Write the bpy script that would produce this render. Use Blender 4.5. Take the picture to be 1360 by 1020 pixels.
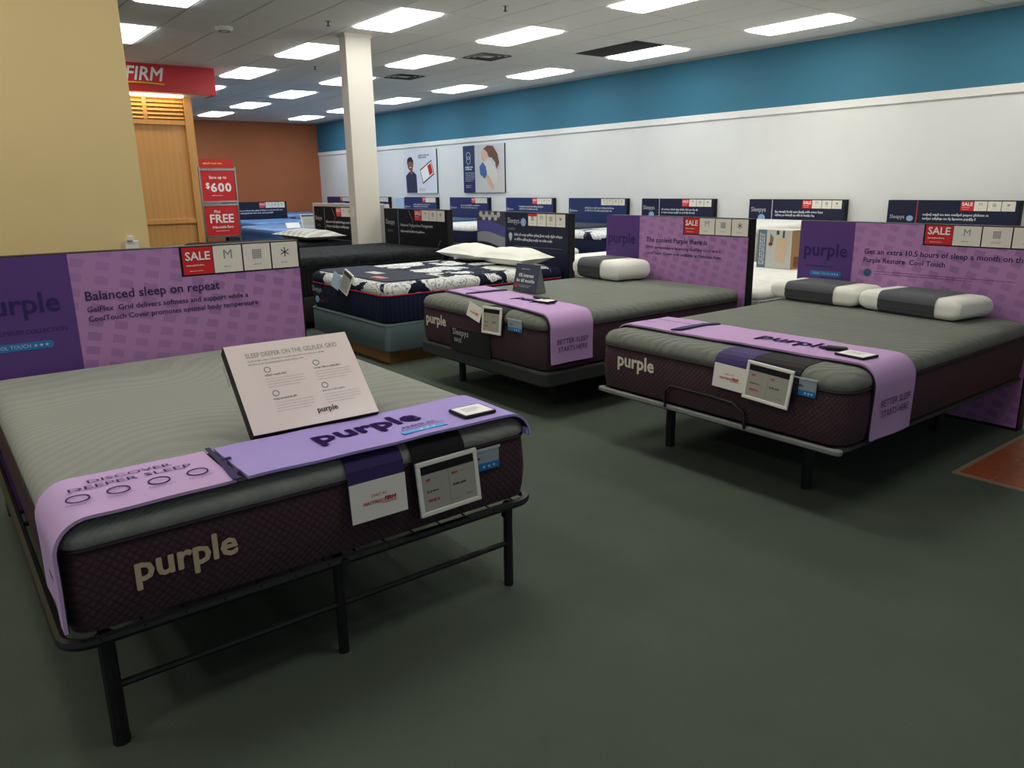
import bpy, bmesh, math, random
from mathutils import Matrix, Vector
random.seed(7)
scene = bpy.context.scene
for o in list(bpy.data.objects): bpy.data.objects.remove(o)
C = scene.collection
R = math.radians

# ------------------------------------------------------------------ camera
YAW, TILT, ROLL, FPX, CAMH = R(37.65), R(14.656), R(-0.869), 1011.2, 1.5
fw = Vector((math.sin(YAW)*math.cos(TILT), math.cos(YAW)*math.cos(TILT), -math.sin(TILT)))
rt0 = Vector((math.cos(YAW), -math.sin(YAW), 0)); up0 = rt0.cross(fw)
rt = math.cos(ROLL)*rt0 + math.sin(ROLL)*up0; up = math.cos(ROLL)*up0 - math.sin(ROLL)*rt0
cam = bpy.data.cameras.new('camera'); cam.sensor_width = 36; cam.lens = FPX*36/1360
cam.clip_start = .05; cam.clip_end = 100
co = bpy.data.objects.new('camera', cam); C.objects.link(co); scene.camera = co
co.matrix_world = Matrix(((rt.x, up.x, -fw.x, 0), (rt.y, up.y, -fw.y, 0), (rt.z, up.z, -fw.z, CAMH), (0, 0, 0, 1)))

# ------------------------------------------------------------------ light
PANEL_STRENGTH = 10.5
w = bpy.data.worlds.new('world'); scene.world = w; w.use_nodes = True
w.node_tree.nodes['Background'].inputs[0].default_value = (.80, .88, 1.0, 1)
w.node_tree.nodes['Background'].inputs[1].default_value = .25
vs = scene.view_settings
vs.view_transform = 'Standard'; vs.look = 'None'; vs.gamma = 1; vs.use_curve_mapping = False
vs.exposure = 0.04

# ------------------------------------------------------------------ helpers
def lin(c):
    if isinstance(c, str):
        c = [int(c[i:i+2], 16)/255 for i in (0, 2, 4)]
    return tuple(((v/12.92) if v <= .04045 else ((v+.055)/1.055)**2.4) for v in c)

class NT:
    def __init__(s, m): s.t = m.node_tree; s.b = s.t.nodes['Principled BSDF']; s._co = None
    def n(s, k, **kw):
        x = s.t.nodes.new(k)
        for a, v in kw.items(): setattr(x, a, v)
        return x
    def put(s, sock, v):
        if hasattr(v, 'links') or hasattr(v, 'is_linked'): s.t.links.new(v, sock)
        else: sock.default_value = v
    def math(s, op, a, b=0.0, c=None):
        x = s.n('ShaderNodeMath', operation=op); s.put(x.inputs[0], a); s.put(x.inputs[1], b)
        if c is not None: s.put(x.inputs[2], c)
        return x.outputs[0]
    def co(s):
        if s._co is None: s._co = s.n('ShaderNodeTexCoord').outputs['Object']
        return s._co
    def xyz(s):
        x = s.n('ShaderNodeSeparateXYZ'); s.put(x.inputs[0], s.co()); return x.outputs
    def noise(s, scale, detail=3, rough=.5, vec=None, dist=0):
        x = s.n('ShaderNodeTexNoise'); s.put(x.inputs['Vector'], vec or s.co()); x.inputs['Scale'].default_value = scale
        x.inputs['Detail'].default_value = detail; x.inputs['Roughness'].default_value = rough; x.inputs['Distortion'].default_value = dist
        return x.outputs['Fac']
    def wave(s, scale, dist=0, dscale=1, vec=None, typ='BANDS', d='X'):
        x = s.n('ShaderNodeTexWave', wave_type=typ); s.put(x.inputs['Vector'], vec or s.co())
        if typ == 'BANDS': x.bands_direction = d
        x.inputs['Scale'].default_value = scale; x.inputs['Distortion'].default_value = dist; x.inputs['Detail Scale'].default_value = dscale
        return x.outputs['Fac']
    def vor(s, scale, feature='F1', out='Distance', vec=None, rnd=1):
        x = s.n('ShaderNodeTexVoronoi', feature=feature); s.put(x.inputs['Vector'], vec or s.co()); x.inputs['Scale'].default_value = scale
        x.inputs['Randomness'].default_value = rnd
        return x.outputs[out]
    def mapping(s, scale=(1, 1, 1), rot=(0, 0, 0)):
        x = s.n('ShaderNodeMapping'); s.put(x.inputs['Vector'], s.co()); x.inputs['Scale'].default_value = scale; x.inputs['Rotation'].default_value = rot
        return x.outputs[0]
    def ramp(s, f, stops):
        x = s.n('ShaderNodeValToRGB'); s.put(x.inputs[0], f); e = x.color_ramp.elements
        while len(e) < len(stops): e.new(.5)
        for k, (p, c) in zip(e, stops): k.position = p; k.color = (*lin(c), 1)
        return x.outputs[0]
    def mix(s, f, a, b):
        x = s.n('ShaderNodeMix', data_type='RGBA'); s.put(x.inputs[0], f)
        for i, v in ((6, a), (7, b)):
            if isinstance(v, str): x.inputs[i].default_value = (*lin(v), 1)
            else: s.put(x.inputs[i], v)
        return x.outputs[2]
    def bump(s, h, strength=.3, dist=.01):
        x = s.n('ShaderNodeBump'); s.put(x.inputs['Height'], h); x.inputs['Strength'].default_value = strength; x.inputs['Distance'].default_value = dist
        s.t.links.new(x.outputs[0], s.b.inputs['Normal'])
    def color(s, v): s.put(s.b.inputs['Base Color'], v)

MATS = {}
def M(name, col='808080', rough=.6, metal=0, fn=None, var=.06, vscale=40, spec=None, emit=None, sheen=0):
    if name in MATS: return MATS[name]
    m = bpy.data.materials.new(name); m.use_nodes = True; t = NT(m); MATS[name] = m
    t.b.inputs['Roughness'].default_value = rough; t.b.inputs['Metallic'].default_value = metal
    if spec is not None: t.b.inputs['Specular IOR Level'].default_value = spec
    if sheen: t.b.inputs['Sheen Weight'].default_value = sheen
    L = lin(col)
    if fn: fn(t)
    elif var:
        n = t.noise(vscale, 2); x = t.n('ShaderNodeMix', data_type='RGBA'); t.put(x.inputs[0], n)
        x.inputs[6].default_value = (*[v*(1-var) for v in L], 1); x.inputs[7].default_value = (*[min(1, v*(1+var)) for v in L], 1)
        t.color(x.outputs[2])
    else: t.b.inputs['Base Color'].default_value = (*L, 1)
    if emit:
        t.b.inputs['Emission Color'].default_value = (*emit[0], 1); t.b.inputs['Emission Strength'].default_value = emit[1]
    return m

def tag(o, label=None, cat=None, group=None, kind=None):
    if label: o['label'] = label
    if cat: o['category'] = cat
    if group: o['group'] = group
    if kind: o['kind'] = kind
    return o
def empty(name, loc=(0, 0, 0), rz=0, label=None, cat=None, group=None, rot=None):
    o = bpy.data.objects.new(name, None); C.objects.link(o); o.location = loc
    o.rotation_euler = rot or (0, 0, rz); o.empty_display_size = .1
    return tag(o, label, cat, group)
def link(name, me, mat, parent=None, loc=(0, 0, 0), rot=(0, 0, 0)):
    o = bpy.data.objects.new(name, me); C.objects.link(o); o.parent = parent; o.location = loc; o.rotation_euler = rot
    if mat is not None and len(me.materials) == 0: me.materials.append(mat)
    return o

class MB:
    def __init__(s): s.v = []; s.f = []
    def box(s, x0, x1, y0, y1, z0, z1):
        b = len(s.v)
        s.v += [(x, y, z) for z in (z0, z1) for y in (y0, y1) for x in (x0, x1)]
        s.f += [tuple(b+i for i in q) for q in ((0, 2, 3, 1), (4, 5, 7, 6), (0, 1, 5, 4), (2, 6, 7, 3), (0, 4, 6, 2), (1, 3, 7, 5))]
        return s
    def rings(s, rings, cap0=True, cap1=True, closed=True):
        b = len(s.v); n = len(rings[0])
        for r in rings: s.v += [tuple(p) for p in r]
        for i in range(len(rings)-1):
            for j in range(n if closed else n-1):
                k = (j+1) % n
                s.f.append((b+i*n+j, b+i*n+k, b+(i+1)*n+k, b+(i+1)*n+j))
        if cap0: s.f.append(tuple(b+j for j in reversed(range(n))))
        if cap1: s.f.append(tuple(b+(len(rings)-1)*n+j for j in range(n)))
        return s
    def rr(s, a, bb, r, z, cx=0, cy=0, n=6):
        out = []
        r = max(.001, min(r, a*.99, bb*.99))
        for k, (sx, sy) in enumerate(((1, 1), (-1, 1), (-1, -1), (1, -1))):
            for i in range(n+1):
                t = math.pi/2*(k + i/n)
                out.append((cx+sx*(a-r)+r*math.cos(t), cy+sy*(bb-r)+r*math.sin(t), z))
        return out
    def slab(s, x0, x1, y0, y1, prof, r, n=6, cap0=True, cap1=True):
        a, bb = (x1-x0)/2, (y1-y0)/2; cx, cy = (x0+x1)/2, (y0+y1)/2
        return s.rings([s.rr(a-i, bb-i, r-i*.6, z, cx, cy, n) for i, z in prof], cap0, cap1)
    def tube(s, pts, rad, n=8):
        pts = [Vector(p) for p in pts]; rr = []
        up = None
        for i, p in enumerate(pts):
            d = (pts[min(i+1, len(pts)-1)]-pts[max(i-1, 0)]).normalized()
            if up is None:
                up = Vector((0, 0, 1)) if abs(d.z) < .9 else Vector((1, 0, 0))
            u = d.cross(up).normalized(); up = u.cross(d).normalized()
            ra = rad[i] if isinstance(rad, (list, tuple)) else rad
            rr.append([p+ra*(math.cos(2*math.pi*k/n)*u+math.sin(2*math.pi*k/n)*up) for k in range(n)])
        return s.rings(rr)
    def poly(s, pts2, d0, d1, plane='front'):
        f = {'front': lambda x, z, d: (x, d, z), 'top': lambda x, y, d: (x, y, d)}[plane]
        a = [f(x, y, d0) for x, y in pts2]; b = [f(x, y, d1) for x, y in pts2]
        return s.rings([a, b])
    def disc(s, x, z, r, d0, d1, plane='front', n=20, sx=1):
        return s.poly([(x+sx*r*math.cos(2*math.pi*k/n), z+r*math.sin(2*math.pi*k/n)) for k in range(n)], d0, d1, plane)
    def ringflat(s, x, z, r0, r1, d0, d1, plane='front', n=24):
        f = {'front': lambda x, z, d: (x, d, z), 'top': lambda x, y, d: (x, y, d)}[plane]
        b = len(s.v)
        for k in range(n):
            c, q = math.cos(2*math.pi*k/n), math.sin(2*math.pi*k/n)
            for r, d in ((r0, d0), (r1, d0), (r1, d1), (r0, d1)): s.v.append(f(x+r*c, z+r*q, d))
        for k in range(n):
            m = (k+1) % n
            for i in range(4):
                j = (i+1) % 4
                s.f.append((b+4*k+i, b+4*k+j, b+4*m+j, b+4*m+i))
        return s
    def mesh(s, name, mat=None, smooth=False, fix=True):
        me = bpy.data.meshes.new(name); me.from_pydata(s.v, [], s.f); me.update()
        if fix:
            bm = bmesh.new(); bm.from_mesh(me); bmesh.ops.recalc_face_normals(bm, faces=bm.faces); bm.to_mesh(me); bm.free()
        if mat is not None: me.materials.append(mat)
        if smooth:
            me.polygons.foreach_set('use_smooth', [True]*len(me.polygons))
            me.set_sharp_from_angle(angle=R(40))
        return me
    def build(s, name, mat, parent=None, loc=(0, 0, 0), rot=(0, 0, 0), smooth=False, bevel=0):
        o = link(name, s.mesh(name, mat, smooth), mat, parent, loc, rot)
        if bevel:
            b = o.modifiers.new('bevel', 'BEVEL'); b.width = bevel; b.segments = 2; b.limit_method = 'ANGLE'
        return o
def boxo(name, mat, parent, x0, x1, y0, y1, z0, z1, bevel=0, **k):
    return MB().box(x0, x1, y0, y1, z0, z1).build(name, mat, parent, bevel=bevel, **k)

TEXTS = {}
def text(parent, s, w, at, mat, face='front', h=None, bold=0., shear=0., align='l', name='lettering', rot=0., spacing=1.):
    key = (s, bold, shear, spacing)
    if key not in TEXTS:
        cu = bpy.data.curves.new('txt', 'FONT'); cu.body = s; cu.size = 1; cu.shear = shear; cu.resolution_u = 2
        cu.space_character = spacing
        ob = bpy.data.objects.new('txt', cu); C.objects.link(ob)
        me = bpy.data.meshes.new_from_object(ob.evaluated_get(bpy.context.evaluated_depsgraph_get()))
        bpy.data.objects.remove(ob)
        V0 = [tuple(v.co[:2]) for v in me.vertices]; F0 = [tuple(p.vertices) for p in me.polygons]; V1, F1 = [], []
        offs = [(0, 0)] if bold == 0 else [(bold*math.cos(q*math.pi/4), bold*math.sin(q*math.pi/4)) for q in range(8)]   # heavier strokes
        for dx, dy in offs:
            n0 = len(V1); V1 += [(x+dx, y+dy, n0//max(1, len(V0))*.00012) for x, y in V0]; F1 += [tuple(i+n0 for i in p) for p in F0]
        TEXTS[key] = (V1, F1)
    vs_, fs = TEXTS[key]
    xs = [p[0] for p in vs_]; ys = [p[1] for p in vs_]
    x0, x1, y0, y1 = min(xs), max(xs), min(ys), max(ys)
    kx = w/(x1-x0); ky = kx if h is None else h/(y1-y0)
    ca, sa = math.cos(rot), math.sin(rot); out = []
    ox = {'l': 0, 'c': w/2, 'r': w}[align]
    for x, y, dd in vs_:
        a, b = (x-x0)*kx-ox, (y-y0)*ky
        a, b = a*ca-b*sa, a*sa+b*ca
        out.append({'front': (a, -dd, b), 'top': (a, b, dd), 'right': (dd, a, b), 'left': (-dd, -a, b)}[face])
    me = bpy.data.meshes.new(name); me.from_pydata(out, [], fs); me.update(); me.materials.append(mat)
    return link(name, me, mat, parent, at)
def greek(parent, w, h, at, mat, lines=2, face='front', name='small_print', fill=.45, seed=1):
    """print too small to read in the photograph: rows of letter-sized marks grouped in words"""
    rnd = random.Random(seed); m = MB(); pitch = h/lines; lw = pitch*.40*max(fill, .4); gap = lw*.32
    for i in range(lines):
        z0 = h-pitch*(i+.5)-pitch*fill/2; x = 0; end = w*(1 if i < lines-1 else rnd.uniform(.7, .95))
        while x < end:
            for k_ in range(rnd.randint(2, 8)):
                if x+lw > end: x = end; break
                up_ = rnd.choice((.62, .62, .68, 1.0)); dn = rnd.choice((0, 0, 0, -.25))
                a, b = z0+dn*pitch*fill, z0+up_*pitch*fill; q = len(m.v)
                m.v += [(x, 0, a), (x+lw, 0, a), (x+lw, 0, b), (x, 0, b)] if face == 'front' else [(x, a, 0), (x+lw, a, 0), (x+lw, b, 0), (x, b, 0)]
                m.f.append((q, q+1, q+2, q+3)); x += lw+gap
            x += lw*.9
    return link(name, m.mesh(name, mat, fix=False), mat, parent, at)

# ------------------------------------------------------------------ materials
def f_carpet(t):
    n = t.noise(3.2, 4, .6); f = t.noise(420, 2, .6); g = t.vor(260)
    a = t.mix(n, '555f55', '646c60'); b = t.mix(t.math('MULTIPLY', f, .55), a, '3c433b'); t.color(b)
    t.bump(t.math('ADD', f, g), .5, .004)
CARPET = M('carpet_grey_green', rough=.95, fn=f_carpet, spec=.1)
def f_ceil(t):
    f = t.noise(160, 3, .7); n = t.noise(2.0, 2)
    t.color(t.mix(f, t.mix(n, 'e9e7e2', 'f0eeea'), 'dddbd6')); t.bump(f, .25, .004)
CEIL = M('ceiling_mineral_fibre', rough=.95, fn=f_ceil, spec=.1)
GRID = M('ceiling_grid', 'c9c7c1', .7)
def f_wall(a, b):
    def f(t):
        n = t.noise(1.5, 2); t.color(t.mix(n, a, b)); t.bump(t.noise(220, 2), .08, .002)
    return f
WHITEWALL = M('white_paint', rough=.75, fn=f_wall('dfe0dc', 'e8e9e6'))
TEAL = M('teal_paint', rough=.7, fn=f_wall('2f6f88', '377790'))
TRIMW = M('white_trim', 'ecebe6', .55, var=.02)
YELLOW = M('yellow_paint', rough=.75, fn=f_wall('e3ca8e', 'e9d29a'))
BROWN = M('terracotta_paint', rough=.8, fn=f_wall('a9633c', 'b46b43'))
COLUMN = M('cream_paint', rough=.7, fn=f_wall('dcd6c6', 'e2dccd'))
def f_wood(t):
    v = t.mapping((1.2, 1.2, .12)); n = t.noise(9, 4, .6, v, .6); r = t.wave(3, 4, 2, v)
    t.color(t.ramp(t.math('ADD', t.math('MULTIPLY', n, .7), t.math('MULTIPLY', r, .25)), [(.15, 'cd9650'), (.55, 'd6a05a'), (.95, 'dca964')]))
    t.bump(n, .1, .003)
WOOD = M('maple_wood', rough=.45, fn=f_wood)
def f_wood2(t):
    v = t.mapping((.12, .12, 1.5)); n = t.noise(14, 4, .6, v, .5)
    t.color(t.ramp(n, [(.25, '8a6230'), (.6, 'a87b41'), (.9, 'bb8e52')]))
WOODBASE = M('plywood', rough=.6, fn=f_wood2)
def f_tile(t):
    n = t.noise(6, 4, .65); f = t.noise(90, 2)
    t.color(t.mix(t.math('MULTIPLY', f, .35), t.mix(n, '9c4a22', 'ad5629'), '7f3818')); t.bump(f, .1, .002)
TERRA = M('terracotta_tile', rough=.5, fn=f_tile)
GROUT = M('grout', 'b39b83', .9)
EDGE = M('tile_edge_strip', '9a8672', .6)
BLACK = M('black_plastic', '0f0f10', .55, var=.1, spec=.3)
BLACKM = M('black_metal', '0c0c0d', .5, 0, var=.1)
BLACKF = M('black_fabric', '141416', .9, var=.2, vscale=200)
REDP = M('red_print', 'd01f22', .45, var=.03)
REDSIGN = M('red_sign', 'd22228', .4, var=.04)
CARD = M('ivory_card', 'e9e4d6', .5, var=.02)
WHITEP = M('white_plastic', 'ece9df', .4, var=.02)
PAPER = M('white_print', 'f4f3ef', .5, var=.02)
GREYP = M('grey_print', '8d8d8d', .6, var=.02)
DGREYP = M('dark_print', '34343a', .6, var=.02)
REDTXT = M('red_ink', 'c8282b', .6, var=.02)
PURTXT = M('deep_purple_ink', '2a1552', .9, var=.03, spec=.05)
PURINK = M('plum_ink', '452a5e', .9, var=.03, spec=.05)
LILACINK = M('lilac_ink', '6f5898', .9, var=.03, spec=.05)
BLUEP = M('cyan_print', '2f9fe0', .5, var=.03)
BLUEPILL = M('blue_pill_print', '1f78b8', .5, var=.03)
YEL = M('yellow_print', 'e8c33a', .5, var=.03)
CHROME = M('chrome', 'c9cbd0', .22, .95, var=.02)
SCREEN = M('eink_screen', 'a5a598', .35, var=.03)
def f_top1(t):
    wn = t.n('ShaderNodeTexNoise'); t.put(wn.inputs['Vector'], t.co()); wn.inputs['Scale'].default_value = 1.5; wn.inputs['Detail'].default_value = 0
    vm = t.n('ShaderNodeVectorMath', operation='MULTIPLY_ADD'); t.put(vm.inputs[0], wn.outputs['Color']); vm.inputs[1].default_value = (.75,)*3; t.put(vm.inputs[2], t.co())
    v = vm.outputs[0]
    w1 = t.wave(5, 1.5, 2, v, d='Y'); n = t.noise(260, 2); big = t.wave(21, 1.5, 2, v, d='Y')
    h = t.math('ADD', t.math('MULTIPLY', w1, .6), t.math('MULTIPLY', big, .4))
    t.color(t.mix(t.math('MULTIPLY', h, .8), '8a8d86', '999b94')); t.bump(t.math('ADD', h, t.math('MULTIPLY', n, .3)), .4, .005)
TOPGREY = M('grey_knit_wave', rough=.95, fn=f_top1, spec=.15)
def f_top2(t):
    v = t.mapping((1, 1, .6), (0, 0, R(38)))
    n = t.noise(7, 2, .5, v, 1.2); w1 = t.wave(6, 7, 1.2, v); f = t.noise(300, 2)
    t.color(t.mix(t.noise(3, 2), '6e736a', '7b7f76'))
    t.bump(t.math('ADD', t.math('MULTIPLY', t.math('MULTIPLY', n, w1), 1.2), t.math('MULTIPLY', f, .06)), .35, .02)
TOPLOOSE = M('grey_stretch_cover', rough=.9, fn=f_top2, spec=.15)
def f_quilt(dark, light, k, st=.7):
    def f(t):
        o = t.xyz(); u = t.math('ADD', o[0], o[1]); z = o[2]
        a = t.math('ABSOLUTE', t.math('SINE', t.math('MULTIPLY', t.math('ADD', u, z), k)))
        b = t.math('ABSOLUTE', t.math('SINE', t.math('MULTIPLY', t.math('SUBTRACT', u, z), k)))
        h = t.math('POWER', t.math('MULTIPLY', a, b), .45)
        t.color(t.mix(h, dark, light)); t.bump(t.math('ADD', h, t.math('MULTIPLY', t.noise(300, 2), .2)), st, .006)
    return f
PLUM = M('plum_quilted_border', rough=.85, fn=f_quilt('3a2a2f', '4c383f', 118, .4), spec=.2)
def f_rib(dark, light):
    def f(t):
        o = t.xyz(); u = t.math('ADD', o[0], o[1])
        h = t.math('ABSOLUTE', t.math('SINE', t.math('MULTIPLY', u, 70)))
        t.color(t.mix(h, dark, light)); t.bump(h, .7, .008)
    return f
NAVYRIB = M('navy_ribbed_border', rough=.8, fn=f_rib('10162c', '1b2340'), spec=.2)
def f_floral(t):
    n = t.n('ShaderNodeTexNoise'); t.put(n.inputs['Vector'], t.co()); n.inputs['Scale'].default_value = 9; n.inputs['Detail'].default_value = 2
    vm = t.n('ShaderNodeVectorMath', operation='MULTIPLY_ADD'); t.put(vm.inputs[0], n.outputs['Color']); vm.inputs[1].default_value = (.14,)*3; t.put(vm.inputs[2], t.co())
    v = vm.outputs[0]
    d = t.vor(2.9, vec=v, rnd=.9); cell = t.vor(2.9, out='Color', vec=v, rnd=.9)
    sep = t.n('ShaderNodeSeparateColor'); t.put(sep.inputs[0], cell)
    mask = t.math('LESS_THAN', d, t.math('ADD', t.math('MULTIPLY', sep.outputs[0], .34), .36))
    pet = t.math('ABSOLUTE', t.math('SINE', t.math('ADD', t.math('MULTIPLY', d, 30), t.math('MULTIPLY', t.noise(16, 2), 9))))
    flower = t.ramp(pet, [(.0, '2b3a52'), (.22, 'b9c0c0'), (.6, 'e6e8e2')])
    leaf = t.math('LESS_THAN', t.vor(11, vec=v), .22)
    base = t.mix(leaf, '10182f', '53627a')
    t.color(t.mix(mask, base, flower)); t.bump(t.noise(7, 2), .3, .02)
FLORAL = M('navy_floral_knit', rough=.85, fn=f_floral, spec=.2)
def f_blackq(t):
    v = t.vor(16, 'SMOOTH_F1'); t.color(t.mix(v, '0d0e10', '23262a')); t.bump(v, .9, .02)
BLACKQ = M('black_quilted_top', rough=.85, fn=f_blackq, spec=.2)
BLACKB = M('black_rib_border', rough=.85, fn=f_rib('0c0d0f', '191b1f'), spec=.2)
def f_whiteq(t):
    v = t.vor(12, 'SMOOTH_F1'); t.color(t.mix(v, 'd9d8d0', 'ecebe4')); t.bump(v, .5, .015)
WHITEQ = M('white_quilted_top', rough=.85, fn=f_whiteq, spec=.2)
WHITEB = M('white_border', rough=.85, fn=f_rib('d2d2cb', 'e6e6e0'), spec=.2)
def f_blueq(t):
    n = t.noise(5, 3, .5, None, .8); t.color(t.mix(n, '2f65a8', '6f9fd2')); t.bump(n, .4, .02)
BLUEQ = M('blue_satin_top', rough=.35, fn=f_blueq)
BLUEB = M('navy_side_panel', rough=.6, fn=f_rib('121b38', '1f2b52'))
BLUES = M('blue_border', rough=.5, fn=f_rib('2b5ea3', '4479bd'))
TEALQ = M('slate_blue_top', rough=.8, fn=f_quilt('2e4660', '48637d', 40))
FND = M('slate_foundation_fabric', '566a6c', .9, var=.12, vscale=220)
BASEF = M('charcoal_base_fabric', '2a2d2c', .9, var=.2, vscale=220)
BASEG = M('grey_base_fabric', '7c807a', .9, var=.15, vscale=220)
SEAM = M('plum_piping', '2c1720', .8)
SEAMR = M('red_piping', 'a81d2b', .7)
def f_cloth(a, b):
    def f(t):
        n = t.noise(5, 3, .5, None, .5); t.color(t.mix(t.noise(2.5, 2), a, b)); t.bump(t.math('ADD', n, t.math('MULTIPLY', t.noise(500, 2), .08)), .25, .012)
    return f
LILAC = M('lilac_runner_cloth', rough=.8, fn=f_cloth('c3a3d0', 'cdaedb'), spec=.2)
PERI = M('periwinkle_runner_cloth', rough=.8, fn=f_cloth('a795d6', 'b09fdf'), spec=.2)
ORCHID = M('orchid_runner_cloth', rough=.8, fn=f_cloth('bb97c6', 'c4a1cf'), spec=.2)
NAVYP = M('navy_purple_band', '2c1f52', .8, var=.1)
STRAPP = M('violet_strap', '34235f', .8, var=.1)
PILW = M('white_pillow_cotton', rough=.9, fn=f_cloth('e6e6da', 'f2f2e8'), spec=.1)
PILG = M('charcoal_pillow_band', '54565a', .9, var=.12, vscale=300)
PILGD = M('dark_pillow_gusset', '3b3d40', .9, var=.12, vscale=300)
def f_purplepanel(t):
    v = t.mapping((1, 1, 1), (0, R(-14), 0))
    a = t.wave(2.9, 2.0, .5, v, d='X'); b = t.wave(4.6, 1.6, .6, v, d='Z')
    ga = t.math('GREATER_THAN', a, .42); gb = t.math('GREATER_THAN', b, .38)
    o = t.xyz(); fade = t.math('MULTIPLY', t.noise(2.4, 1), 1.0)
    cell = t.math('MULTIPLY', t.math('MULTIPLY', ga, gb), fade)
    t.color(t.mix(t.math('MULTIPLY', cell, .95), t.mix(t.noise(1.6, 1), 'b888ba', 'af7fb3'), '90629f'))
PANELP = M('orchid_panel_print', rough=.4, fn=f_purplepanel)
PANELD = M('violet_panel_print', '5a3a80', .4, var=.08, vscale=3)
PANELN = M('navy_panel_print', '181d38', .55, var=.06, vscale=3, spec=.3)
PANELK = M('black_panel_print', '0c0e15', .6, var=.08, vscale=3, spec=.2)
PANELB = M('blue_panel_print', '1d2f63', .4, var=.06, vscale=3)
PALEB = M('pale_blue_print', 'b9d3ee', .4, var=.04)
SILVER = M('silver_print', 'c2c6cc', .45, var=.02)
DIMTXT = M('slate_print', '7b8292', .5, var=.02)
PANTXT = M('navy_violet_print', '241a4c', .5, var=.02)
PANTXTD = M('dim_violet_print', '2b1a5c', .5, var=.02)

# ------------------------------------------------------------------ setting
W, CEILZ, YB = 10.35, 3.38, 23.0
XL, YF = -4.5, -3.5
struct = lambda o: tag(o, kind='structure')
struct(MB().box(XL, W, YF, YB, -.1, 0).build('floor', CARPET))
wr = struct(MB().box(W, W+.15, YF, YB, 0, 3.6).build('wall_right', WHITEWALL))
MB().box(W-.006, W, YF, YB, 2.545, CEILZ).build('teal_band', TEAL, wr)
struct(MB().box(W-.03, W, YF, YB, 2.445, 2.545).build('trim_1', TRIMW, bevel=.006))
struct(MB().box(XL, W+.15, YB, YB+.15, 0, 3.6).build('wall_back', BROWN))
struct(MB().box(XL, 1.125, 5.0, 5.35, 0, CEILZ).build('wall_left', YELLOW))
ceil = struct(MB().box(XL, W, YF, YB, CEILZ+.012, CEILZ+.1).build('ceiling', GRID))

# tiled entrance floor at the right
TX, TY = 4.12, 1.555
ent = struct(MB().box(TX, TX+2.52, TY-2.52, TY, 0, .004).build('floor_entrance', GROUT))
tm = MB().slab(-.075, .075, -.075, .075, [(0, 0), (0, .005), (.002, .007)], .004, 1).mesh('floor_tile', TERRA)
for i in range(16):
    for j in range(16):
        link('floor_tile', tm, None, ent, (TX+.018+.078+i*.156, TY-.018-.078-j*.156, .003))
MB().box(TX-.004, TX+.014, TY-2.52, TY-.014, 0, .009).build('edge_strip', EDGE, ent)
MB().box(TX-.004, TX+2.52, TY-.014, TY+.004, 0, .009).build('edge_strip', EDGE, ent)

# ceiling panels, troffer lights, grilles
PX, PY = .612, 1.258
GX0, GY0 = 4.90, 8.45                    # centre of one light
cols = {-12: -2.45, -8: 0.0, -4: 2.45, 0: 4.90, 3: 6.72, 7: 9.17}
rows = [-6, -4, -2, 0, 2, 4, 6, 8, 10]
light_on = lambda i, j: not (j > 4 and i <= -4) and not (i <= -8 and j > -4) and not (j == -6 and i not in (-12, -4))
light_cells = {(i, j) for i in cols for j in rows if light_on(i, j)}
grille_cells = {(6, 0)}
def project(p):
    d = Vector(p)-Vector((0, 0, CAMH)); z = d.dot(fw)
    if z <= .05: return None
    return 680+FPX*d.dot(rt)/z, 510-FPX*d.dot(up)/z
tilem = MB().slab(-PX/2+.006, PX/2-.006, -PY/2+.006, PY/2-.006, [(.004, 0), (0, .004), (0, .014)], .004, 1).mesh('ceiling_tile', CEIL)
inview, rest = [], MB()
for i in range(-16, 9):
    for j in range(-10, 12):
        if (i, j) in light_cells or (i, j) in grille_cells: continue
        x, y = GX0+i*PX, GY0+j*PY
        if x-PX/2 < XL or x+PX/2 > W+.05 or y-PY/2 < YF or y+PY/2 > YB+.1: continue
        q = project((x, y, CEILZ))
        vis = q and -120 < q[0] < 1480 and -120 < q[1] < 260
        if vis: inview.append((math.hypot(x, y), x, y))
        else: rest.box(x-PX/2+.006, x+PX/2-.006, y-PY/2+.006, y+PY/2-.006, CEILZ, CEILZ+.013)
inview.sort()
for k, (d, x, y) in enumerate(inview):
    if k < 300: link('ceiling_tile', tilem, None, ceil, (x, y, CEILZ))
    else: rest.box(x-PX/2+.006, x+PX/2-.006, y-PY/2+.006, y+PY/2-.006, CEILZ, CEILZ+.013)
tag(rest.build('ceiling_tile_field', CEIL, ceil), kind='stuff')

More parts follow.
